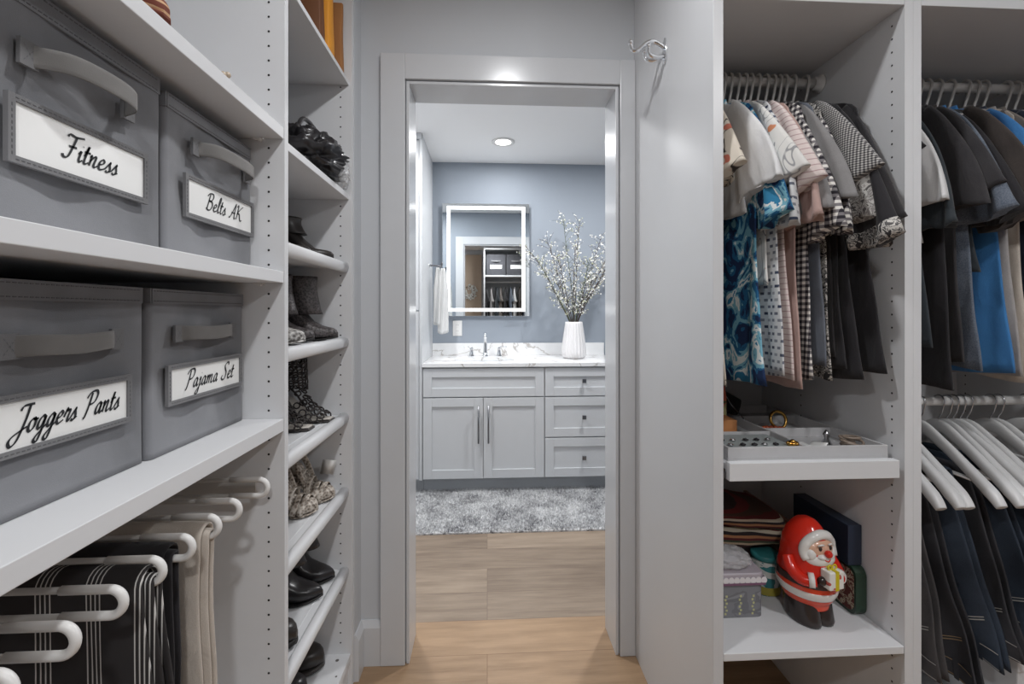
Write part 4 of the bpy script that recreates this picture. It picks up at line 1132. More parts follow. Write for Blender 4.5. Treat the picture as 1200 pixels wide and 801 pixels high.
GH1 = 'white hangers on the shirt rail'
HL = 'white plastic hanger on the shirt rail'
shirts = [
 # X, name, body mat, sleeve mat, kwargs, label, hanger label
 (.578, 'shirt', 'cream', 'cream', dict(hw=.205, length=.85, sl=.20, bend=.00), 'cream shirt with thin black line print at the left end beside the tall panel', 'beside the tall panel, under the cream line-print shirt'),
 (.645, 'shirt', 'white', 'white', dict(hw=.185, length=.42, sl=.235, sw=.082, bend=.020, ang=.55), 'plain white short-sleeved shirt with a broad sleeve over the palm-tree shirt', 'under the plain white shirt'),
 (.664, 'shirt', 'hawaii', 'hawaii', dict(hw=.205, length=.865, sl=.30, sw=.060, bend=.012, flare=.045), 'blue and white tropical palm-tree shirt', 'under the blue palm-tree shirt'),
 (.690, 'shirt', 'orangeprint', 'orangeprint', dict(hw=.185, length=.60, sl=.230, sw=.078, bend=.030, ang=.52), 'white shirt with an orange print on the sleeve', 'under the white shirt with the orange print'),
 (.710, 'shirt', 'rects', 'rects', dict(hw=.222, length=.83, sl=.30, sw=.064, bend=.012, flare=.040, ang=.42), 'white shirt printed with small dark rectangles', 'under the shirt printed with rectangles'),
 (.732, 'shirt', 'pinkstripe', 'pinkstripe', dict(hw=.212, length=.835, sl=.24, sw=.070, bend=.022, ang=.52, flare=.035), 'pale pink striped shirt', 'under the pale pink striped shirt'),
 (.754, 'shirt', 'pink', 'pink', dict(hw=.212, length=.855, sl=.30, sw=.060, bend=.012, flare=.045), 'plain dusty pink shirt', 'under the dusty pink shirt'),
 (.772, 'shirt', 'grey', 'grey', dict(hw=.190, length=.80, sl=.29, sw=.058, bend=.010, ang=.44), 'plain mid grey shirt', 'under the mid grey shirt'),
 (.794, 'shirt', 'check', 'check', dict(hw=.212, length=.845, sl=.33, sw=.052, bend=.012, ang=.40), 'black and white checked shirt', 'under the checked shirt'),
 (.818, 'shirt', 'chambray', 'grey', dict(hw=.218, length=.80, sl=.27, sw=.056, bend=.010), 'grey blue shirt with a plain grey sleeve', 'under the grey blue shirt'),
 (.840, 'shirt', 'bwfloral', 'check', dict(hw=.212, length=.85, sl=.32, sw=.055, bend=.010, ang=.42), 'black and white small-flowered shirt with a checked sleeve', 'under the small-flowered shirt'),
 (.858, 'shirt', 'char', 'hound', dict(hw=.190, length=.78, sl=.225, sw=.086, bend=.030, ang=.60), 'finely checked grey shirt with a wide sleeve', 'under the finely checked grey shirt'),
 (.876, 'shirt', 'black', 'floral', dict(hw=.200, length=.82, sl=.30, sw=.070, bend=.020, flare=.045, ang=.50), 'black shirt with a pale floral sleeve', 'under the shirt with the pale floral sleeve'),
 (.902, 'shirt', 'black', 'black', dict(hw=.212, length=.84, sl=.36, sw=.062, bend=.018, flare=.050, trim='bwfloral', ang=.44), 'black shirt with a patterned cuff near the right end of the rail', 'under the black shirt with the patterned cuff'),
 (.940, 'shirt', 'black', 'char', dict(hw=.218, length=.815, sl=.30, sw=.058, bend=.034, flare=.060, ang=.30), 'plain black shirt at the right end of the rail against the cabinet side', 'at the right end, under the last black shirt'),
]
for i, (X, nm, b_, s_, kw, lb, hl) in enumerate(shirts):
    if 'trim' in kw: kw['trim'] = K[kw['trim']]
    garment(nm, lb, X, random.Random(i).uniform(-.03, .03), K[b_], K[s_], seed=i+1, th=.0055, amp=.0055, group=G1, **kw)
    if i == 0: hg = ph0; hg.location = (X, YR, ZR1)
    else: hg = dup(ph0, (X, YR, ZR1))
    hg['label'] = 'white plastic hanger '+hl; hg['group'] = GH1
RZ = -math.radians(3)
tops = [
 (1.066, 'black', 'black', dict(hw=.185, length=.86, sl=.14, sw=.05), 'black top hanging half hidden behind the divider at the left of the right-hand rail', 'half hidden by the divider'),
 (1.098, 'ltgrey', 'white', dict(hw=.19, length=.50, sl=.25, sw=.060, ang=.45), 'pale grey top with a white sleeve beside the divider', 'under the white-sleeved top'),
 (1.128, 'slate', 'slate', dict(hw=.19, length=.76, sl=.30, sw=.058, ang=.40), 'dark slate top with a low hanging sleeve', 'under the dark slate top'),
 (1.175, 'black', 'char', dict(hw=.20, length=.88, sl=.26, sw=.078, ang=.45), 'charcoal tee nearest the divider with its whole sleeve in view', 'under the first charcoal tee'),
 (1.205, 'char', 'char', dict(hw=.20, length=.80, sl=.24, sw=.072, ang=.45), 'charcoal tee whose shoulder stands in front of the blue heather tee', 'under the second charcoal tee'),
 (1.232, 'heather', 'heather', dict(hw=.20, length=.825, sl=.29, sw=.064, flare=.05), 'grey blue heather tee with a long pale body', 'under the grey blue heather tee'),
 (1.262, 'slate', 'black', dict(hw=.19, length=.58, sl=.30, sw=.055), 'dark blue black tee tucked behind the heather tee', 'under the dark blue black tee'),
 (1.290, 'brown', 'brown', dict(hw=.19, length=.46, sl=.30, sw=.085, ang=.50), 'dark brown tee with a wide sleeve at the right edge', 'under the dark brown tee'),
 (1.318, 'bright', 'bright', dict(hw=.20, length=.83, sl=.28, sw=.06, flare=.045), 'bright blue tee at the right edge', 'under the bright blue tee'),
 (1.352, 'ltgrey', 'bright', dict(hw=.20, length=.85, sl=.24), 'light heather grey top with a blue sleeve to the right of the bright blue tee', 'under the grey top with the blue sleeve'),
 (1.392, 'linen', 'taupe', dict(hw=.20, length=.85, sl=.28), 'beige tee with a taupe sleeve, right of the light grey one', 'under the beige tee'),
 (1.440, 'navy', 'navy', dict(hw=.20, length=.80, sl=.28), 'navy tee right of the beige one', 'under the navy tee'),
 (1.470, 'ltgrey', 'ltgrey', dict(hw=.20, length=.80, sl=.28), 'pale grey tee right of the navy one', 'under the pale grey tee'),
 (1.500, 'taupe', 'taupe', dict(hw=.20, length=.80, sl=.28), 'taupe tee in the middle of the upper right-hand rail', 'under the taupe tee'),
 (1.572, 'bright', 'navy', dict(hw=.20, length=.80, sl=.28), 'blue top with a navy sleeve on the upper right-hand rail', 'under the blue top with the navy sleeve'),
 (1.602, 'char', 'char', dict(hw=.20, length=.80, sl=.28), 'charcoal tee towards the far right end of the upper rail', 'under the far charcoal tee'),
 (1.640, 'taupe', 'taupe', dict(hw=.20, length=.82, sl=.28), 'taupe tee at the far right end of the upper rail', 'under the last taupe tee'),
]
for i, (X, b_, s_, kw, lb, hl) in enumerate(tops):
    garment('tee_shirt', lb, X, RZ, K[b_], K[s_], seed=60+i, th=.0075, amp=.006, bend=.012, group='tops on the right-hand rail', cat='t-shirt', collar=True, **kw)
    hg = dup(ph0, (X, YR, ZR1), RZ); hg['label'] = 'white plastic hanger '+hl; hg['group'] = 'white hangers on the right-hand upper rail'

# ---- wide white hangers with jeans
wood = plain('white painted wood', srgb(226, 226, 226), .35, var=.01)
def wide_hanger():
    t = thing('wide_hanger', 'x', 'hanger')
    R_ = .0165+.0018
    pts = [(0, R_*math.sin(a), R_*math.cos(a)) for a in [2.2-(2.2+1.9)*k/24 for k in range(25)]]
    MB().tube(smoothpath(pts+[(0, -.010, -.034), (0, 0, -.050), (0, 0, -.075)], 2), .0019, 8).build('hook', M['silver'], t)
    a = MB()
    path = smoothpath([(0, -.230, -.222), (.0, -.205, -.196), (0, -.14, -.150), (0, -.07, -.106), (0, 0, -.074), (0, .07, -.106), (0, .14, -.150), (0, .20, -.196), (0, .226, -.219)], 6)
    a.sweep(path, (1, 0, 0), [.011, .014, .011, .008, .0065, .008, .011, .014, .011], [.010, .015, .014, .017, .020, .017, .014, .015, .010], 18, .75)
    a.build('shoulders', wood, t)
    MB().tube([(0, -.185, -.178), (0, .185, -.178)], .0052, 10).build('trouser_bar', wood, t)
    return t
wh0 = wide_hanger()
wl = [(1.140, 'nearest the divider, only its drooping tip in view'), (1.188, 'second from the divider with a blunt tip over the grey jeans'), (1.215, 'third from the divider, tip over the black jeans'),
      (1.300, 'with its long arm crossing above the blue jeans'), (1.360, 'first whose hook shows on the lower rail'), (1.386, 'second in the cluster of hooks on the lower rail'), (1.405, 'in the middle of the hook cluster'), (1.428, 'fourth in the cluster of hooks'), (1.450, 'at the right of the hook cluster'),
      (1.525, 'left one of the separate pair of hooks on the lower rail'), (1.550, 'right one of the separate pair of hooks on the lower rail'), (1.640, 'alone at the right edge of the lower rail')]
for i, (X, hl) in enumerate(wl):
    rzz = RZ+random.Random(i+9).uniform(-.06, .06)
    if i == 0: hg = wh0; hg.location = (X, YR, ZR2); hg.rotation_euler = (0, 0, rzz)
    else: hg = dup(wh0, (X, YR, ZR2), rzz)
    hg['label'] = 'wide white hanger '+hl; hg['group'] = 'wide white hangers on the lower rail'
def jeans(label, X, rz, mat, length, seed, w0=.125, w1=.185, shift=-.060, st=None, th=.006, name='jeans', waist=True):
    rng = random.Random(seed); t = thing(name, label, 'trousers', (X, YR, ZR2-.178+.004), rz, 'jeans on the lower rail')
    ph = [rng.uniform(0, 6.28) for _ in range(4)]
    g = .0085+th
    def centre(y, z):
        d = min(1, -z/.35)
        return d*.012*(math.sin(y*20+ph[0]+z*7)+.55*math.sin(y*43+ph[1]-z*11)+.3*math.sin(y*70+z*23+ph[2]))
    def layer(off, l, nm, m_, wq=1.0, cover=1):
        n = 24; pts = [(off, 0, -l*(1-k/n)-.002) for k in range(n)]+[(off*math.cos(a), 0, off*math.sin(a)) for a in [PI*k/8 for k in range(9)]]+[(-off, 0, -l*(k/n)-.002) for k in range(1, n+1)]
        NP = len(pts)
        def wd(tt):
            z = pts[min(NP-1, int(tt*(NP-1)))][2]; return lerp(w0, w1, min(1, -z/length))*wq
        ws = [wd(i/(NP-1)) for i in range(NP)]
        def disp(tt, cc, ss, q):
            d = min(1, max(0, -q.z/length)); return Vector((centre(q.y, q.z), shift*d, -.05*d*(-cc)*0 - .03*d*cc*(-1)*0 - .035*d*max(0, -q.y/.18)))
        return MB().sweep(pts, (0, 1, 0), ws, th, 48, .5, disp=disp).build(nm, m_, t)
    leg = layer(g-.002, length, 'leg', mat)
    # waistband, belt loops, pocket and seam stitching on the visible (-x) face
    def face(y, z, e=.0006):
        d = min(1, max(0, -z/length)); return Vector((-(g-.002)-th-e+centre(y, z), y+shift*d, z-.035*d*max(0, -y/.18)))
    def strip(p0, p1, wd, e, mi, mb, n=14, tk=.0012):
        p0, p1 = Vector((0, *p0)), Vector((0, *p1)); dv = (p1-p0).normalized(); nn_ = Vector((0, -dv.z, dv.y))
        a, b = [], []
        for k in range(n+1):
            p = lerp(p0, p1, k/n); a.append(face(*(p+nn_*wd/2)[1:], e)); b.append(face(*(p-nn_*wd/2)[1:], e))
        mb.add(a+b, [(k, k+1, n+1+k+1, n+1+k) for k in range(n)], True, mi)
    if waist:
        wb = MB(); w_ = w1*.97
        strip((-w_, -length+.020), (w_, -length+.020), .036, .0028, 0, wb, 24)
        wb.build('waistband', mat, t)
        sm_ = MB()
        for zz in (-length+.004, -length+.037): strip((-w_, zz), (w_, zz), .0018, .0034, 0, sm_, 24)
        strip((-w_*.9, -length+.10), (-w_*.35, -length+.045), .0022, .0016, 0, sm_); strip((-w_*.9, -length+.106), (-w_*.33, -length+.050), .0018, .0016, 0, sm_)
        sm_.build('stitching', st or M['stitchl'], t)
        lp = MB()
        for yy in (-w_*.78, -w_*.2, w_*.45):
            lp = MB(); strip((yy, -length-.002), (yy, -length+.046), .011, .0048, 0, lp, 6); lp.build('belt_loop', mat, t)
        pk = MB(); strip((-w_*.62, -length+.118), (-w_*.12, -length+.150), .085, .0022, 0, pk, 12); pk.build('pocket', mat, t)
    return t
jeans('cream trousers low beside the divider', 1.075, RZ, K['linen'], .42, 1, w0=.12, w1=.15, waist=False, name='trousers', shift=-.02)
JR = .20
jeans('grey jeans hanging nearest the divider with a pale stitched waistband', 1.108, JR, K['denimgrey'], .45, 2, shift=-.040)
jeans('black jeans behind the grey pair, waistband hanging low', 1.172, JR*.9, K['denimblack'], .47, 3, st=M['tan'])
jeans('very dark blue jeans under the white hanger arms', 1.236, JR*1.1, K['denim'], .42, 4)
jeans('dark jeans with fine white pocket stitching', 1.304, JR*.9, K['denimblack'], .40, 5)
jeans('dark blue jeans with a stitched pocket at the picture edge', 1.374, JR, K['denim'], .38, 6)
jeans('blue jeans furthest right on the lower rail', 1.450, JR*.8, K['denim'], .38, 7, st=M['tan'])
cb = thing('storage_carton', 'white lidded box under the jeans at the right edge', 'box', (1.50, 1.25, .1205))
MB().box(-.14, .14, -.15, .15, 0, .17).build('body', M['lam'], cb, bevel=.003)
MB().box(-.145, .145, -.155, .155, .17, .20).build('lid', M['lam'], cb, bevel=.003)

# ================================================================== SMALL THINGS ON THE RIGHT SHELVES
ZS = .4205
def mt_(name, c, r=.4, **k): return plain(name, srgb(*c), r, **k)
red = mt_('glossy red glaze', (214, 46, 30), .16, nscale=20, bstr=.02); redo = mt_('orange red glaze', (224, 74, 44), .16, nscale=20, bstr=.02)
furw = mt_('white glaze', (232, 230, 226), .2, nscale=20, bstr=.02); skin = mt_('peach glaze', (222, 178, 152), .2, nscale=20, bstr=.02)
blk = mt_('dark brown glaze', (52, 44, 42), .14, nscale=20, bstr=.02); beltm = mt_('brown black glaze', (66, 50, 46), .2)
gold = mt_('orange gold glaze', (208, 132, 50), .25); yel = mt_('yellow ribbon glaze', (214, 196, 40), .3)
giftm = blotch('white gift with dots', [srgb(236, 234, 228), srgb(236, 234, 228), srgb(196, 90, 80)], 60, .2, 1)
fig = thing('ceramic_figurine', 'glossy bearded ceramic figurine in a red hooded coat holding a white gift', 'figurine', (.835, 1.155, ZS), math.radians(-80))
# local frame: +x = the way it faces, z up
def egg(z): # half width by height
    tb = [(0, .046), (.030, .050), (.050, .052), (.065, .060), (.085, .067), (.105, .069), (.125, .066), (.150, .061), (.175, .058), (.200, .054), (.220, .046), (.240, .033), (.252, .020), (.258, .004)]
    for (a, ra), (b, rb) in zip(tb, tb[1:]):
        if a <= z <= b:
            q = (z-a)/(b-a); q = q*q*(3-2*q)*.5+q*.5; return lerp(ra, rb, q)
    return .004
def band(z0, z1, k=1.0, m=10, n=40, ex=1.06, lean=.0):
    rings = []
    for i in range(m+1):
        z = lerp(z0, z1, i/m); e = egg(z)*k
        rings.append([(e*ex*math.cos(2*PI*j/n)+lean*z, e*.96*math.sin(2*PI*j/n), z) for j in range(n)])
    return MB().loft(rings)
bt = MB()
for sg in (-1, 1):
    rings = []
    for k in range(9):
        q = k/8; z = .062*q; rx = lerp(.050, .047, q**1.5)*(1 if k else .93); ry = lerp(.034, .032, q)*(1 if k else .93)
        rings.append([(lerp(.010, 0, q)+rx*math.cos(2*PI*j/24), sg*.019+ry*math.sin(2*PI*j/24), z) for j in range(24)])
    bt.loft(rings)
bt.build('boots', blk, fig)
band(.040, .074, 1.0).build('trousers', redo, fig)
band(.072, .092, 1.035).build('fur_trim', furw, fig)
band(.091, .107, 1.0).build('coat', redo, fig)
band(.105, .121, 1.03).build('belt', beltm, fig)
band(.119, .258, 1.0, 22).build('hood', red, fig)
MB().sweep([(.066, .0, .113), (.076, 0, .113)], (0, 1, 0), .012, .0085, 16, .5).build('buckle', gold, fig)
# face, hood trim, beard
def head_pt(th, z, k=1.0):
    e = egg(z)*k; return (e*1.06*math.cos(th), e*.96*math.sin(th), z)
tr = [head_pt(.92*math.sin(a), .196+.040*math.cos(a), 1.02) for a in [2*PI*i/40 for i in range(31)]]
tr = [head_pt(.95*math.sin(a), .190+.038*math.cos(a), .99) for a in [-2.1+4.2*i/30 for i in range(31)]]
MB().tube(tr, [.010, .0115, .012, .012, .0115, .010], 14).build('hood_trim', furw, fig)
MB().ellipsoid((.034, 0, .192), (.0265, .040, .030), 28, 18).build('face', skin, fig)
bd = MB().ellipsoid((.036, 0, .168), (.030, .043, .022), 28, 16)
for sg in (-1, 1): bd.ellipsoid((.058, sg*.010, .180), (.009, .013, .007), 16, 10)
bd.ellipsoid((.044, .030, .182), (.012, .013, .016), 14, 10).ellipsoid((.044, -.030, .182), (.012, .013, .016), 14, 10)
bd.build('beard', furw, fig)
MB().ellipsoid((.0665, 0, .190), (.009, .009, .009), 18, 12).build('nose', red, fig)
for sg in (-1, 1):
    MB().ellipsoid((.0575, sg*.015, .200), (.0035, .0045, .0055), 12, 8).build('eye', blk, fig)
    MB().tube([(.0575, sg*.022, .208), (.0605, sg*.014, .2115), (.0600, sg*.007, .2095)], .0022, 8).build('eyebrow', furw, fig)
MB().tube(smoothpath([(.064, -.008, .1745), (.0665, 0, .1715), (.064, .008, .1745)], 4), .0014, 6).build('mouth', red, fig)
for sg in (-1, 1):
    MB().tube(smoothpath([(.002, sg*.060, .163), (.020, sg*.064, .138), (.045, sg*.055, .124), (.064, sg*.034, .126)], 6), [.014, .015, .0145, .013], 14).build('arm', red, fig)
    MB().tube([(.052, sg*.046, .125), (.060, sg*.036, .126)], .0175, 16).build('cuff', furw, fig)
    m_ = MB().ellipsoid((.070, sg*.024, .129), (.010, .011, .011), 14, 10); m_.build('mitten', blk, fig)
g = MB().box(.062, .090, -.021, .021, .114, .158).build('gift', giftm, fig, bevel=.003)
rb = MB().box(.0895, .0912, -.005, .005, .1135, .1585).box(.0605, .0912, -.005, .005, .1578, .1592)
rb.torus((.076, -.007, .163), .006, .002, (0, 1, 0), (0, 0, 1), 12, 6).torus((.076, .007, .163), .006, .002, (0, 1, 0), (0, 0, 1), 12, 6)
rb.build('ribbon', yel, g)

# decorative tin with scalloped lid
grey_t = blotch('grey tin with pale sprigs', [srgb(126, 126, 130), srgb(112, 112, 116), srgb(138, 138, 142)], 30, .8, 2)
def roundrect(x0, x1, y0, y1, r, z, k=6):
    o = []
    for cx, cy, a0 in ((x1-r, y1-r, 0), (x0+r, y1-r, 90), (x0+r, y0+r, 180), (x1-r, y0+r, 270)):
        for i in range(k+1):
            a = math.radians(a0+90*i/k); o.append((cx+r*math.cos(a), cy+r*math.sin(a), z))
    return o
tn = thing('decorative_tin', 'grey tin box with a purple and white scalloped lid on the lower shelf', 'tin', (.637, 1.205, ZS))
MB().loft([roundrect(-.082, .082, -.055, .055, .018, 0), roundrect(-.082, .082, -.055, .055, .018, .088)], smooth=False).build('body', grey_t, tn)
spr = MB()
for xx in (-.055, -.02, .018, .052):
    for k in range(6): spr.box(xx-.004+.003*(k % 2), xx+.001+.003*(k % 2), -.0560, -.0551, .008+.009*k, .013+.009*k)
spr.build('sprig_pattern', mt_('pale yellow print', (190, 188, 140), .4), tn)
ld = MB().loft([roundrect(-.085, .085, -.058, .058, .020, .086), roundrect(-.085, .085, -.058, .058, .020, .112), roundrect(-.082, .082, -.055, .055, .018, .115)], smooth=False).build('lid', mt_('lilac grey enamel', (176, 168, 176), .35), tn)
sc_ = MB(); xs_ = [-.080+.0145*k for k in range(12)]
for xx in xs_:
    sc_.sweep([(xx, -.0585, .098), (xx, -.0600, .098)], (1, 0, 0), .0076, .0085, 14, 1)
for k in range(8): sc_.sweep([(.0852, -.050+.0145*k, .098), (.0866, -.050+.0145*k, .098)], (0, 1, 0), .0076, .0085, 14, 1)
sc_.build('scallops', mt_('white scallop', (226, 222, 224), .4), ld)
MB().box(-.083, .083, -.0608, -.0600, .0860, .0915).box(.0866, .0874, -.055, .055, .0860, .0915).build('purple_band', mt_('purple band', (120, 84, 108), .4), ld)
pbg = blob('plastic_bag', film, (0, 0, .018), (.058, .046, .018), .22, 2.7, None, 26); pbg.location = (.645, 1.20, ZS+.1155)
tag(pbg, 'crumpled clear plastic bag lying on the grey tin', 'plastic bag')
wb_ = MB(); rings = []
for k in range(10):
    q = k/9; rings.append([((.022+.006*q)*math.cos(2*PI*j/20)*(1+.12*math.sin(3*2*PI*j/20+q*5)), (.020+.004*q)*math.sin(2*PI*j/20), .125*q) for j in range(20)])
o = wb_.loft(rings).build('paper_bag', M['paper'], None); o.location = (.585, 1.325, ZS); tag(o, 'white twisted paper bag standing behind the grey tin', 'paper bag')
# candle jar
jr = thing('candle_jar', 'teal and white candle jar with a yellow base left of the red ceramic figurine', 'jar', (.792, 1.262, ZS))
MB().lathe([(.034, 0), (.037, .004), (.038, .05), (.038, .088), (.034, .094)], n=36).build('glass', blotch('teal white jar print', [srgb(60, 128, 132), srgb(206, 210, 206), srgb(168, 176, 170)], 22, 1, 2), jr)
MB().lathe([(.0385, .004), (.0388, .006), (.0388, .024), (.0385, .026)], n=36, caps=False).build('yellow_band', mt_('olive yellow', (160, 150, 60), .4), jr)
MB().lathe([(.036, .094), (.0385, .095), (.0385, .106), (.035, .109), (.001, .109)], n=36).build('lid', mt_('teal lid', (52, 124, 126), .3), jr)
# striped knit stack on a dark box
db = MB().box(-.13, .045, -.10, .14, 0, .108).build('shoe_box', mt_('dark box card', (56, 50, 50), .7), None, bevel=.002); db.location = (.700, 1.42, ZS)
tag(db, 'dark low box underneath the striped knitted blankets', 'box')
def kn():
    t = NT('striped knit'); o = t.xyz(); z = t.math('ADD', o[2], t.math('ADD', t.math('MULTIPLY', t.noise(7, 2), .016), t.math('MULTIPLY', o[0], .04)))
    m = t.math('FRACT', t.math('DIVIDE', z, .062))
    cs = [srgb(120, 44, 44), srgb(60, 44, 42), srgb(196, 178, 150), srgb(70, 78, 60), srgb(96, 40, 44), srgb(170, 120, 84), srgb(48, 40, 42), srgb(206, 196, 176), srgb(108, 48, 46), srgb(84, 60, 50)]
    c = t.ramp(m, [(i/10, q) for i, q in enumerate(cs)])
    for nd in t.t.nodes:
        if nd.type == 'VALTORGB': nd.color_ramp.interpolation = 'CONSTANT'
    return t.fin(c, .95, bump=t.noise(420, 2), bstr=.8, bdist=.002)
knit = kn()
for i, (zz, hh, x0, x1, lb) in enumerate(((.1092, .062, -.145, .175, 'striped knitted blanket at the bottom of the pair, brown red and cream stripes'), (.1385, .066, -.150, .165, 'striped knitted blanket folded on top of its twin, sagging towards the figurine'))):
    rings = []; mb = MB()
    for k in range(30):
        u_ = k/29; x = lerp(x0, x1, u_); dz = -.030*i*u_**2; hx = hh*(1-.25*i*u_)
        e = min(1, u_*12, (1-u_)*12)**.5
        rings.append([(x, .115*e*math.copysign(abs(math.cos(a))**.6, math.cos(a)), zz+dz*1.0+hx/2+hx/2*e*math.copysign(abs(math.sin(a))**.7, math.sin(a))+.003*math.sin(x*40+a)) for a in [2*PI*j/28 for j in range(28)]])
    ob = mb.loft(rings).build('knitted_blanket', knit, None); ob.location = (.715, 1.375, ZS+(.001 if i == 0 else .036)); tag(ob, lb, 'blanket', 'striped knitted blankets')
bk = thing('backpack', 'dark grey bag slumped on the knitted blankets at the back', 'bag', (.680, 1.505, ZS+.250))
blob('body', K['char'], (0, 0, .072), (.115, .058, .060), .14, 5.5, bk)
MB().tube(smoothpath([(-.06, -.055, .03), (-.03, -.075, .08), (.02, -.070, .11), (.05, -.055, .05)], 6), .006, 8).build('strap', K['black'], bk)
# tin + navy box + brown frame against the side panel
gt = thing('storage_tin', 'dark green edged tin with red brown floral sides standing behind the figurine', 'tin', (.9685, 1.225, ZS))
flr = blotch('red brown floral print', [srgb(96, 48, 44), srgb(176, 162, 140), srgb(120, 66, 56), srgb(206, 196, 176)], 38, 1.5, 2)
def tinring(x): 
    return [(x, y, z) for (z, y, _) in [(b, a, c) for (a, b, c) in roundrect(-.092, .130, 0, .125, .022, 0)]]
MB().loft([tinring(-.0145), tinring(.0145)], smooth=False).build('body', mt_('dark green enamel', (40, 62, 48), .35), gt)
MB().loft([[(-.0147-.0012*k, y*.93, .0085+z*.864) for (_, y, z) in tinring(0)] for k in (0, 1)], smooth=False).build('printed_side', flr, gt)
nb = MB().box(-.019, .019, -.095, .12, 0, .105).build('gift_box', mt_('navy card', (38, 48, 66), .45, nscale=200), None, bevel=.0015); nb.location = (.9655, 1.245, ZS+.1256)
tag(nb, 'navy blue oblong box lying on the green edged tin', 'box')
pf_ = MB().box(-.006, .006, -.13, .13, 0, .165).build('wooden_board', mt_('pinkish brown wood', (150, 118, 104), .6), None, bevel=.002); pf_.location = (.905, 1.43, ZS); tag(pf_, 'thin pinkish brown board standing behind the navy box', 'board')

# ---- jewellery trays
ZT = .8565
jt = thing('jewellery_tray', 'grey divided jewellery tray on the pull-out shelf', 'tray', (.774, 1.30, ZT))
W2, D2, HT = .200, .240, .032; greyt = mt_('pale grey tray plastic', (190, 189, 190), .4)
MB().box(-W2, W2, -D2, D2, 0, .004).build('base', greyt, jt)
for a in ((-W2, W2, -D2, -D2+.006), (-W2, W2, D2-.006, D2), (-W2, -W2+.006, -D2+.006, D2-.006), (W2-.006, W2, -D2+.006, D2-.006)):
    MB().box(a[0], a[1], a[2], a[3], .004, HT).build('rim', greyt, jt, bevel=.001)
for a in ((.000, .006, -D2+.006, D2-.006), (-W2+.006, 0, -.09, -.084), (.006, W2-.006, -.06, -.054), (.006, W2-.006, .09, .096)):
    MB().box(a[0], a[1], a[2], a[3], .004, HT-.003).build('divider', greyt, jt, bevel=.0008)
def trink(name, label, cat, loc, fn, mat, group=None):
    mb = MB(); fn(mb); o = mb.build(name, mat, None); o.location = loc; return tag(o, label, cat, group)
pad = trink('earring_pad', 'grey velvet earring pad in the left front of the jewellery tray', 'pad', (.675, 1.138, ZT+.0045), lambda m: m.box(-.085, .085, -.068, .068, 0, .018), mt_('grey velvet', (150, 156, 156), .95))
goldm = plain('polished gold', srgb(206, 160, 84), .2, 1); rose = mt_('coral bead', (214, 110, 76), .25); pearl = mt_('pearl bead', (232, 226, 220), .2); jet = mt_('jet bead', (40, 38, 42), .2)
rng = random.Random(12)
for k in range(10):
    x, y = .605+.030*(k % 5)+rng.uniform(-.004, .004), 1.105+.042*(k//5)
    t = trink('stud_earring', 'small stud earring set in the grey pad of the jewellery tray', 'earring', (x, y, ZT+.0228), lambda m: m.torus((0, 0, .003), .0055, .0018, (1, 0, 0), (0, 1, 0), 12, 6).ellipsoid((0, 0, .004), (.0035, .0035, .0035), 8, 6), jet if k % 3 else M['silver'], 'stud earrings on the grey pad')
def ringlet(m, R, n, r, sq=.8, h=.0):
    for k in range(n):
        a = 2*PI*k/n; m.ellipsoid((R*math.cos(a), R*math.sin(a)*sq, r+h), (r, r, r), 8, 6)
trink('bead_bracelet', 'coral bead bracelet in the back right of the jewellery tray', 'bracelet', (.835, 1.290, ZT+.0045), lambda m: ringlet(m, .028, 14, .0075), rose)
trink('bead_bracelet', 'white bead bracelet leaning beside the coral one', 'bracelet', (.872, 1.275, ZT+.0045), lambda m: ringlet(m, .018, 11, .0065, .9), pearl)
trink('gold_bracelet', 'dull gold bracelet behind the coral beads', 'bracelet', (.882, 1.340, ZT+.0045), lambda m: m.torus((0, 0, .024), .024, .0045, (1, 0, 0), (0, .3, 1), 24, 8), goldm)
trink('gold_brooch', 'small gold brooch at the front divider of the jewellery tray', 'brooch', (.760, 1.098, ZT+.0230), lambda m: ringlet(m, .010, 7, .0055, .8) or m.ellipsoid((0, 0, .010), (.007, .007, .006), 10, 8), goldm)
trink('glass_ornament', 'little clear glass ornament in the right part of the jewellery tray', 'ornament', (.895, 1.160, ZT+.0045), lambda m: m.lathe([(.012, 0), (.013, .004), (.006, .018), (.009, .028), (.002, .040)], n=14), M['silver'])
trink('rope_necklace', 'heap of dull brown and silver necklace in the right front corner of the tray', 'necklace', (.925, 1.105, ZT+.0045), lambda m: [m.torus((rng.uniform(-.022, .010), rng.uniform(-.012, .012), .006+.005*k), rng.uniform(.013, .021), .0035, (1, 0, rng.uniform(-.3, .3)), (0, 1, rng.uniform(-.3, .3)), 18, 6) for k in range(7)], mt_('dull brown beads', (130, 116, 104), .35))
trink('paper_slip', 'white crumpled tissue in the middle of the jewellery tray', 'tissue', (.815, 1.115, ZT+.0045), lambda m: m.sweep(smoothpath([(-.03, 0, .004), (-.01, .004, .016), (.012, -.004, .010), (.03, .002, .020)], 5), (0, 1, 0), .022, .0012, 10, .5), M['paper'])
trink('chain_necklace', 'dark chain necklace heaped at the back of the jewellery tray', 'necklace', (.700, 1.450, ZT+.0045), lambda m: [m.torus((rng.uniform(-.06, .06), rng.uniform(-.03, .03), .012+.006*k), rng.uniform(.018, .034), .0032, (1, 0, rng.uniform(-.5, .5)), (0, 1, rng.uniform(-.5, .5)), 20, 6) for k in range(14)], jet)
trink('silver_chain', 'thin silver chain lying over the dark necklace', 'necklace', (.745, 1.40, ZT+.010), lambda m: m.tube(smoothpath([(-.05, .03, .03), (-.01, -.01, .085), (.03, .01, .05), (.05, -.03, .012)], 8), .0018, 6), M['silver'])
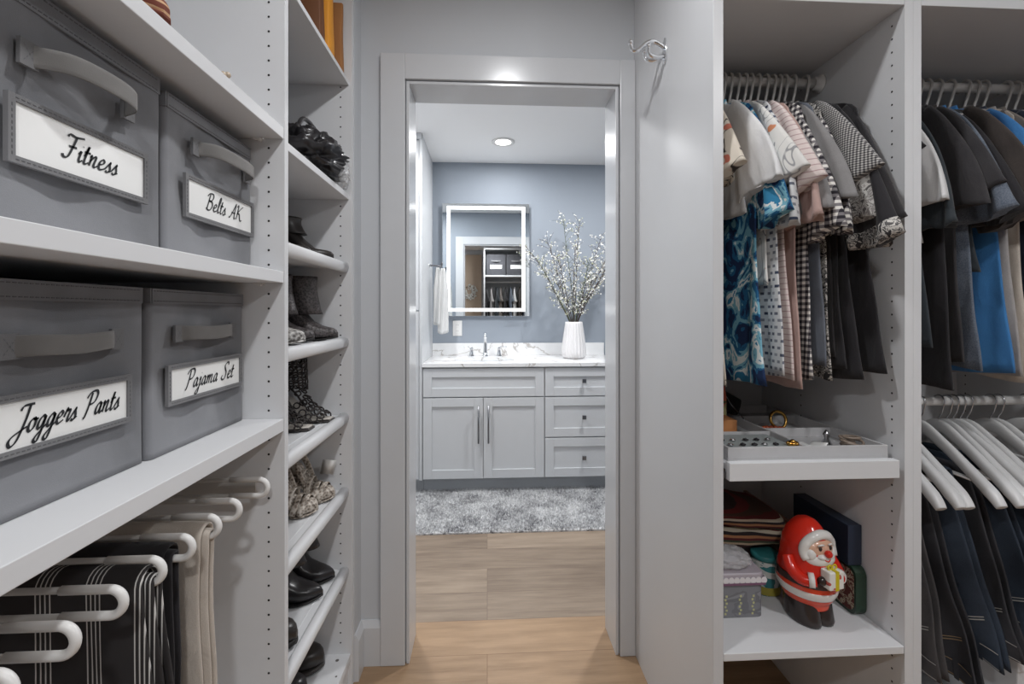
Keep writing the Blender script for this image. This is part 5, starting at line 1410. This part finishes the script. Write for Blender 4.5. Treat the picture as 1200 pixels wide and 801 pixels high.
trink('sunglasses_case', 'dark soft case standing at the back of the tray', 'case', (.745, 1.500, ZT+.0045), lambda m: m.sweep([(-.10, 0, .045), (-.05, .0, .055), (.03, 0, .050), (.10, 0, .030)], (0, 0, 1), [.044, .050, .046, .028], .016, 18, .7), K['black'])
cbx = MB().box(-.050, .050, -.035, .035, 0, .052).build('cardboard_box', mt_('orange brown cardboard', (186, 126, 78), .75), None, bevel=.0012); cbx.location = (.640, 1.262, ZT+.0045); tag(cbx, 'small orange brown cardboard box in the jewellery tray', 'box')
gb = thing('gift_bag', 'small gift bag with a green and coral floral print behind the cardboard box', 'gift bag', (.672, 1.345, ZT+.0045))
MB().loft([[(-.040, -.022, 0), (.040, -.022, 0), (.040, .022, 0), (-.040, .022, 0)], [(-.040, -.020, .10), (.040, -.020, .10), (.040, .020, .10), (-.040, .020, .10)], [(-.041, -.008, .135), (.041, -.008, .135), (.041, .008, .135), (-.041, .008, .135)]], smooth=False).build('body', blotch('green coral floral', [srgb(96, 104, 66), srgb(206, 110, 86), srgb(168, 160, 110), srgb(190, 76, 70)], 17, 1.5, 2), gb)
MB().tube(smoothpath([(-.02, -.009, .128), (-.015, -.010, .165), (.015, -.010, .165), (.02, -.009, .128)], 6), .0015, 6).build('cord_handle', M['paper'], gb)

# ================================================================== REAR OF THE CLOSET (seen in the bathroom mirror)
RY = -1.06
rr_ = thing('wardrobe_cabinet', 'white open wardrobe at the rear of the closet, seen in the bathroom mirror', 'wardrobe', (.60, -1.34, 0))
bx('side_panel', (-.065, -.040, -1.618, RY, 0, 2.36), M['lam'], rr_)
bx('side_panel', (1.24, 1.26, -1.618, RY, 0, 2.36), M['lam'], rr_)
bx('back_panel', (-.040, 1.24, -1.618, -1.612, 0, 2.36), M['lamgrey'], rr_)
bx('shelf', (-.039, 1.239, -1.611, RY, 1.845, 1.870), M['lam'], rr_)
bx('top_panel', (-.040, 1.24, -1.612, RY, 2.335, 2.36), M['lam'], rr_)
for i, (x0, x1, lb) in enumerate(((-.02, .335, 'dark grey fabric bin on the rear wardrobe, left one in the mirror'), (.350, .705, 'dark grey fabric bin on the rear wardrobe, second in the mirror'), (.72, 1.075, 'dark grey fabric bin on the rear wardrobe, third along'))):
    t = thing('storage_bin', lb, 'storage bin', ((x0+x1)/2, -1.30, 1.8703), 0, 'rear wardrobe bins')
    w_ = (x1-x0)/2
    MB().box(-w_, w_, -.20, .20, 0, .38).build('body', binfab('charcoal bin fabric', srgb(70, 70, 74)) if i == 0 else bpy.data.materials['charcoal bin fabric'], t, bevel=.006)
    MB().box(-w_*.6, w_*.6, .2005, .2030, .12, .19).build('label_card', M['paper'], t)
    MB().sweep(smoothpath([(-w_*.5, .201, .26), (0, .225, .255), (w_*.5, .201, .26)], 5), (0, 0, 1), .012, .002, 8, .5).build('handle', M['bindark'], t)
t = thing('clothes_rail', 'clothes rail of the rear wardrobe seen in the mirror', 'clothes rail', (.60, -1.33, 1.76))
MB().lathe([(.0125, -.639), (.0125, .639)], n=16, axis='x').build('tube', M['plast'], t)
YR_ = YR
YR = -1.31
cols = ['char', 'ltgrey', 'slate', 'taupe', 'black', 'heather', 'white', 'brown', 'navy', 'black', 'grey', 'linen', 'black', 'slate']
for i, c in enumerate(cols):
    garment('shirt', '%s top on the rear rail seen in the mirror' % K[c].name.replace(' cloth', ''), .00+.085*i, .1*math.sin(i*2.3), K[c], K[c], seed=200+i, hw=.17, length=.80, sl=.22, z0=1.76, th=.014, amp=.012, group='tops on the rear rail', collar=False)
YR = YR_
dr = thing('panel_door', 'brown wooden door at the rear of the closet, seen in the mirror', 'door', (-.55, -1.60, 0))
MB().box(-.44, .44, -.018, .012, .002, 2.30).build('leaf', M['brass'], dr, bevel=.003)
MB().lathe([(.026, .012), (.026, .018), (.010, .022), (.010, .045), (.024, .055), (.024, .068), (.001, .074)], (-.36, 0, 1.0), 20, axis='y').build('knob', M['nickel'], dr)
wr = thing('flower_wreath', 'white blossom wreath hanging on the brown rear door, seen in the mirror', 'wreath', (-.34, -1.575, 1.585))
rw = MB(); rng = random.Random(77)
for k in range(110):
    a = rng.uniform(0, 2*PI); R_ = rng.uniform(.05, .15); c_ = (R_*math.cos(a), rng.uniform(.0, .03), R_*math.sin(a))
    rw.ellipsoid(c_, (.016, .006, .016), 6, 4)
rw.build('blossoms', petal, wr)
MB().torus((0, -.006, 0), .11, .006, (1, 0, 0), (0, 0, 1), 28, 6).build('ring', twig, wr)
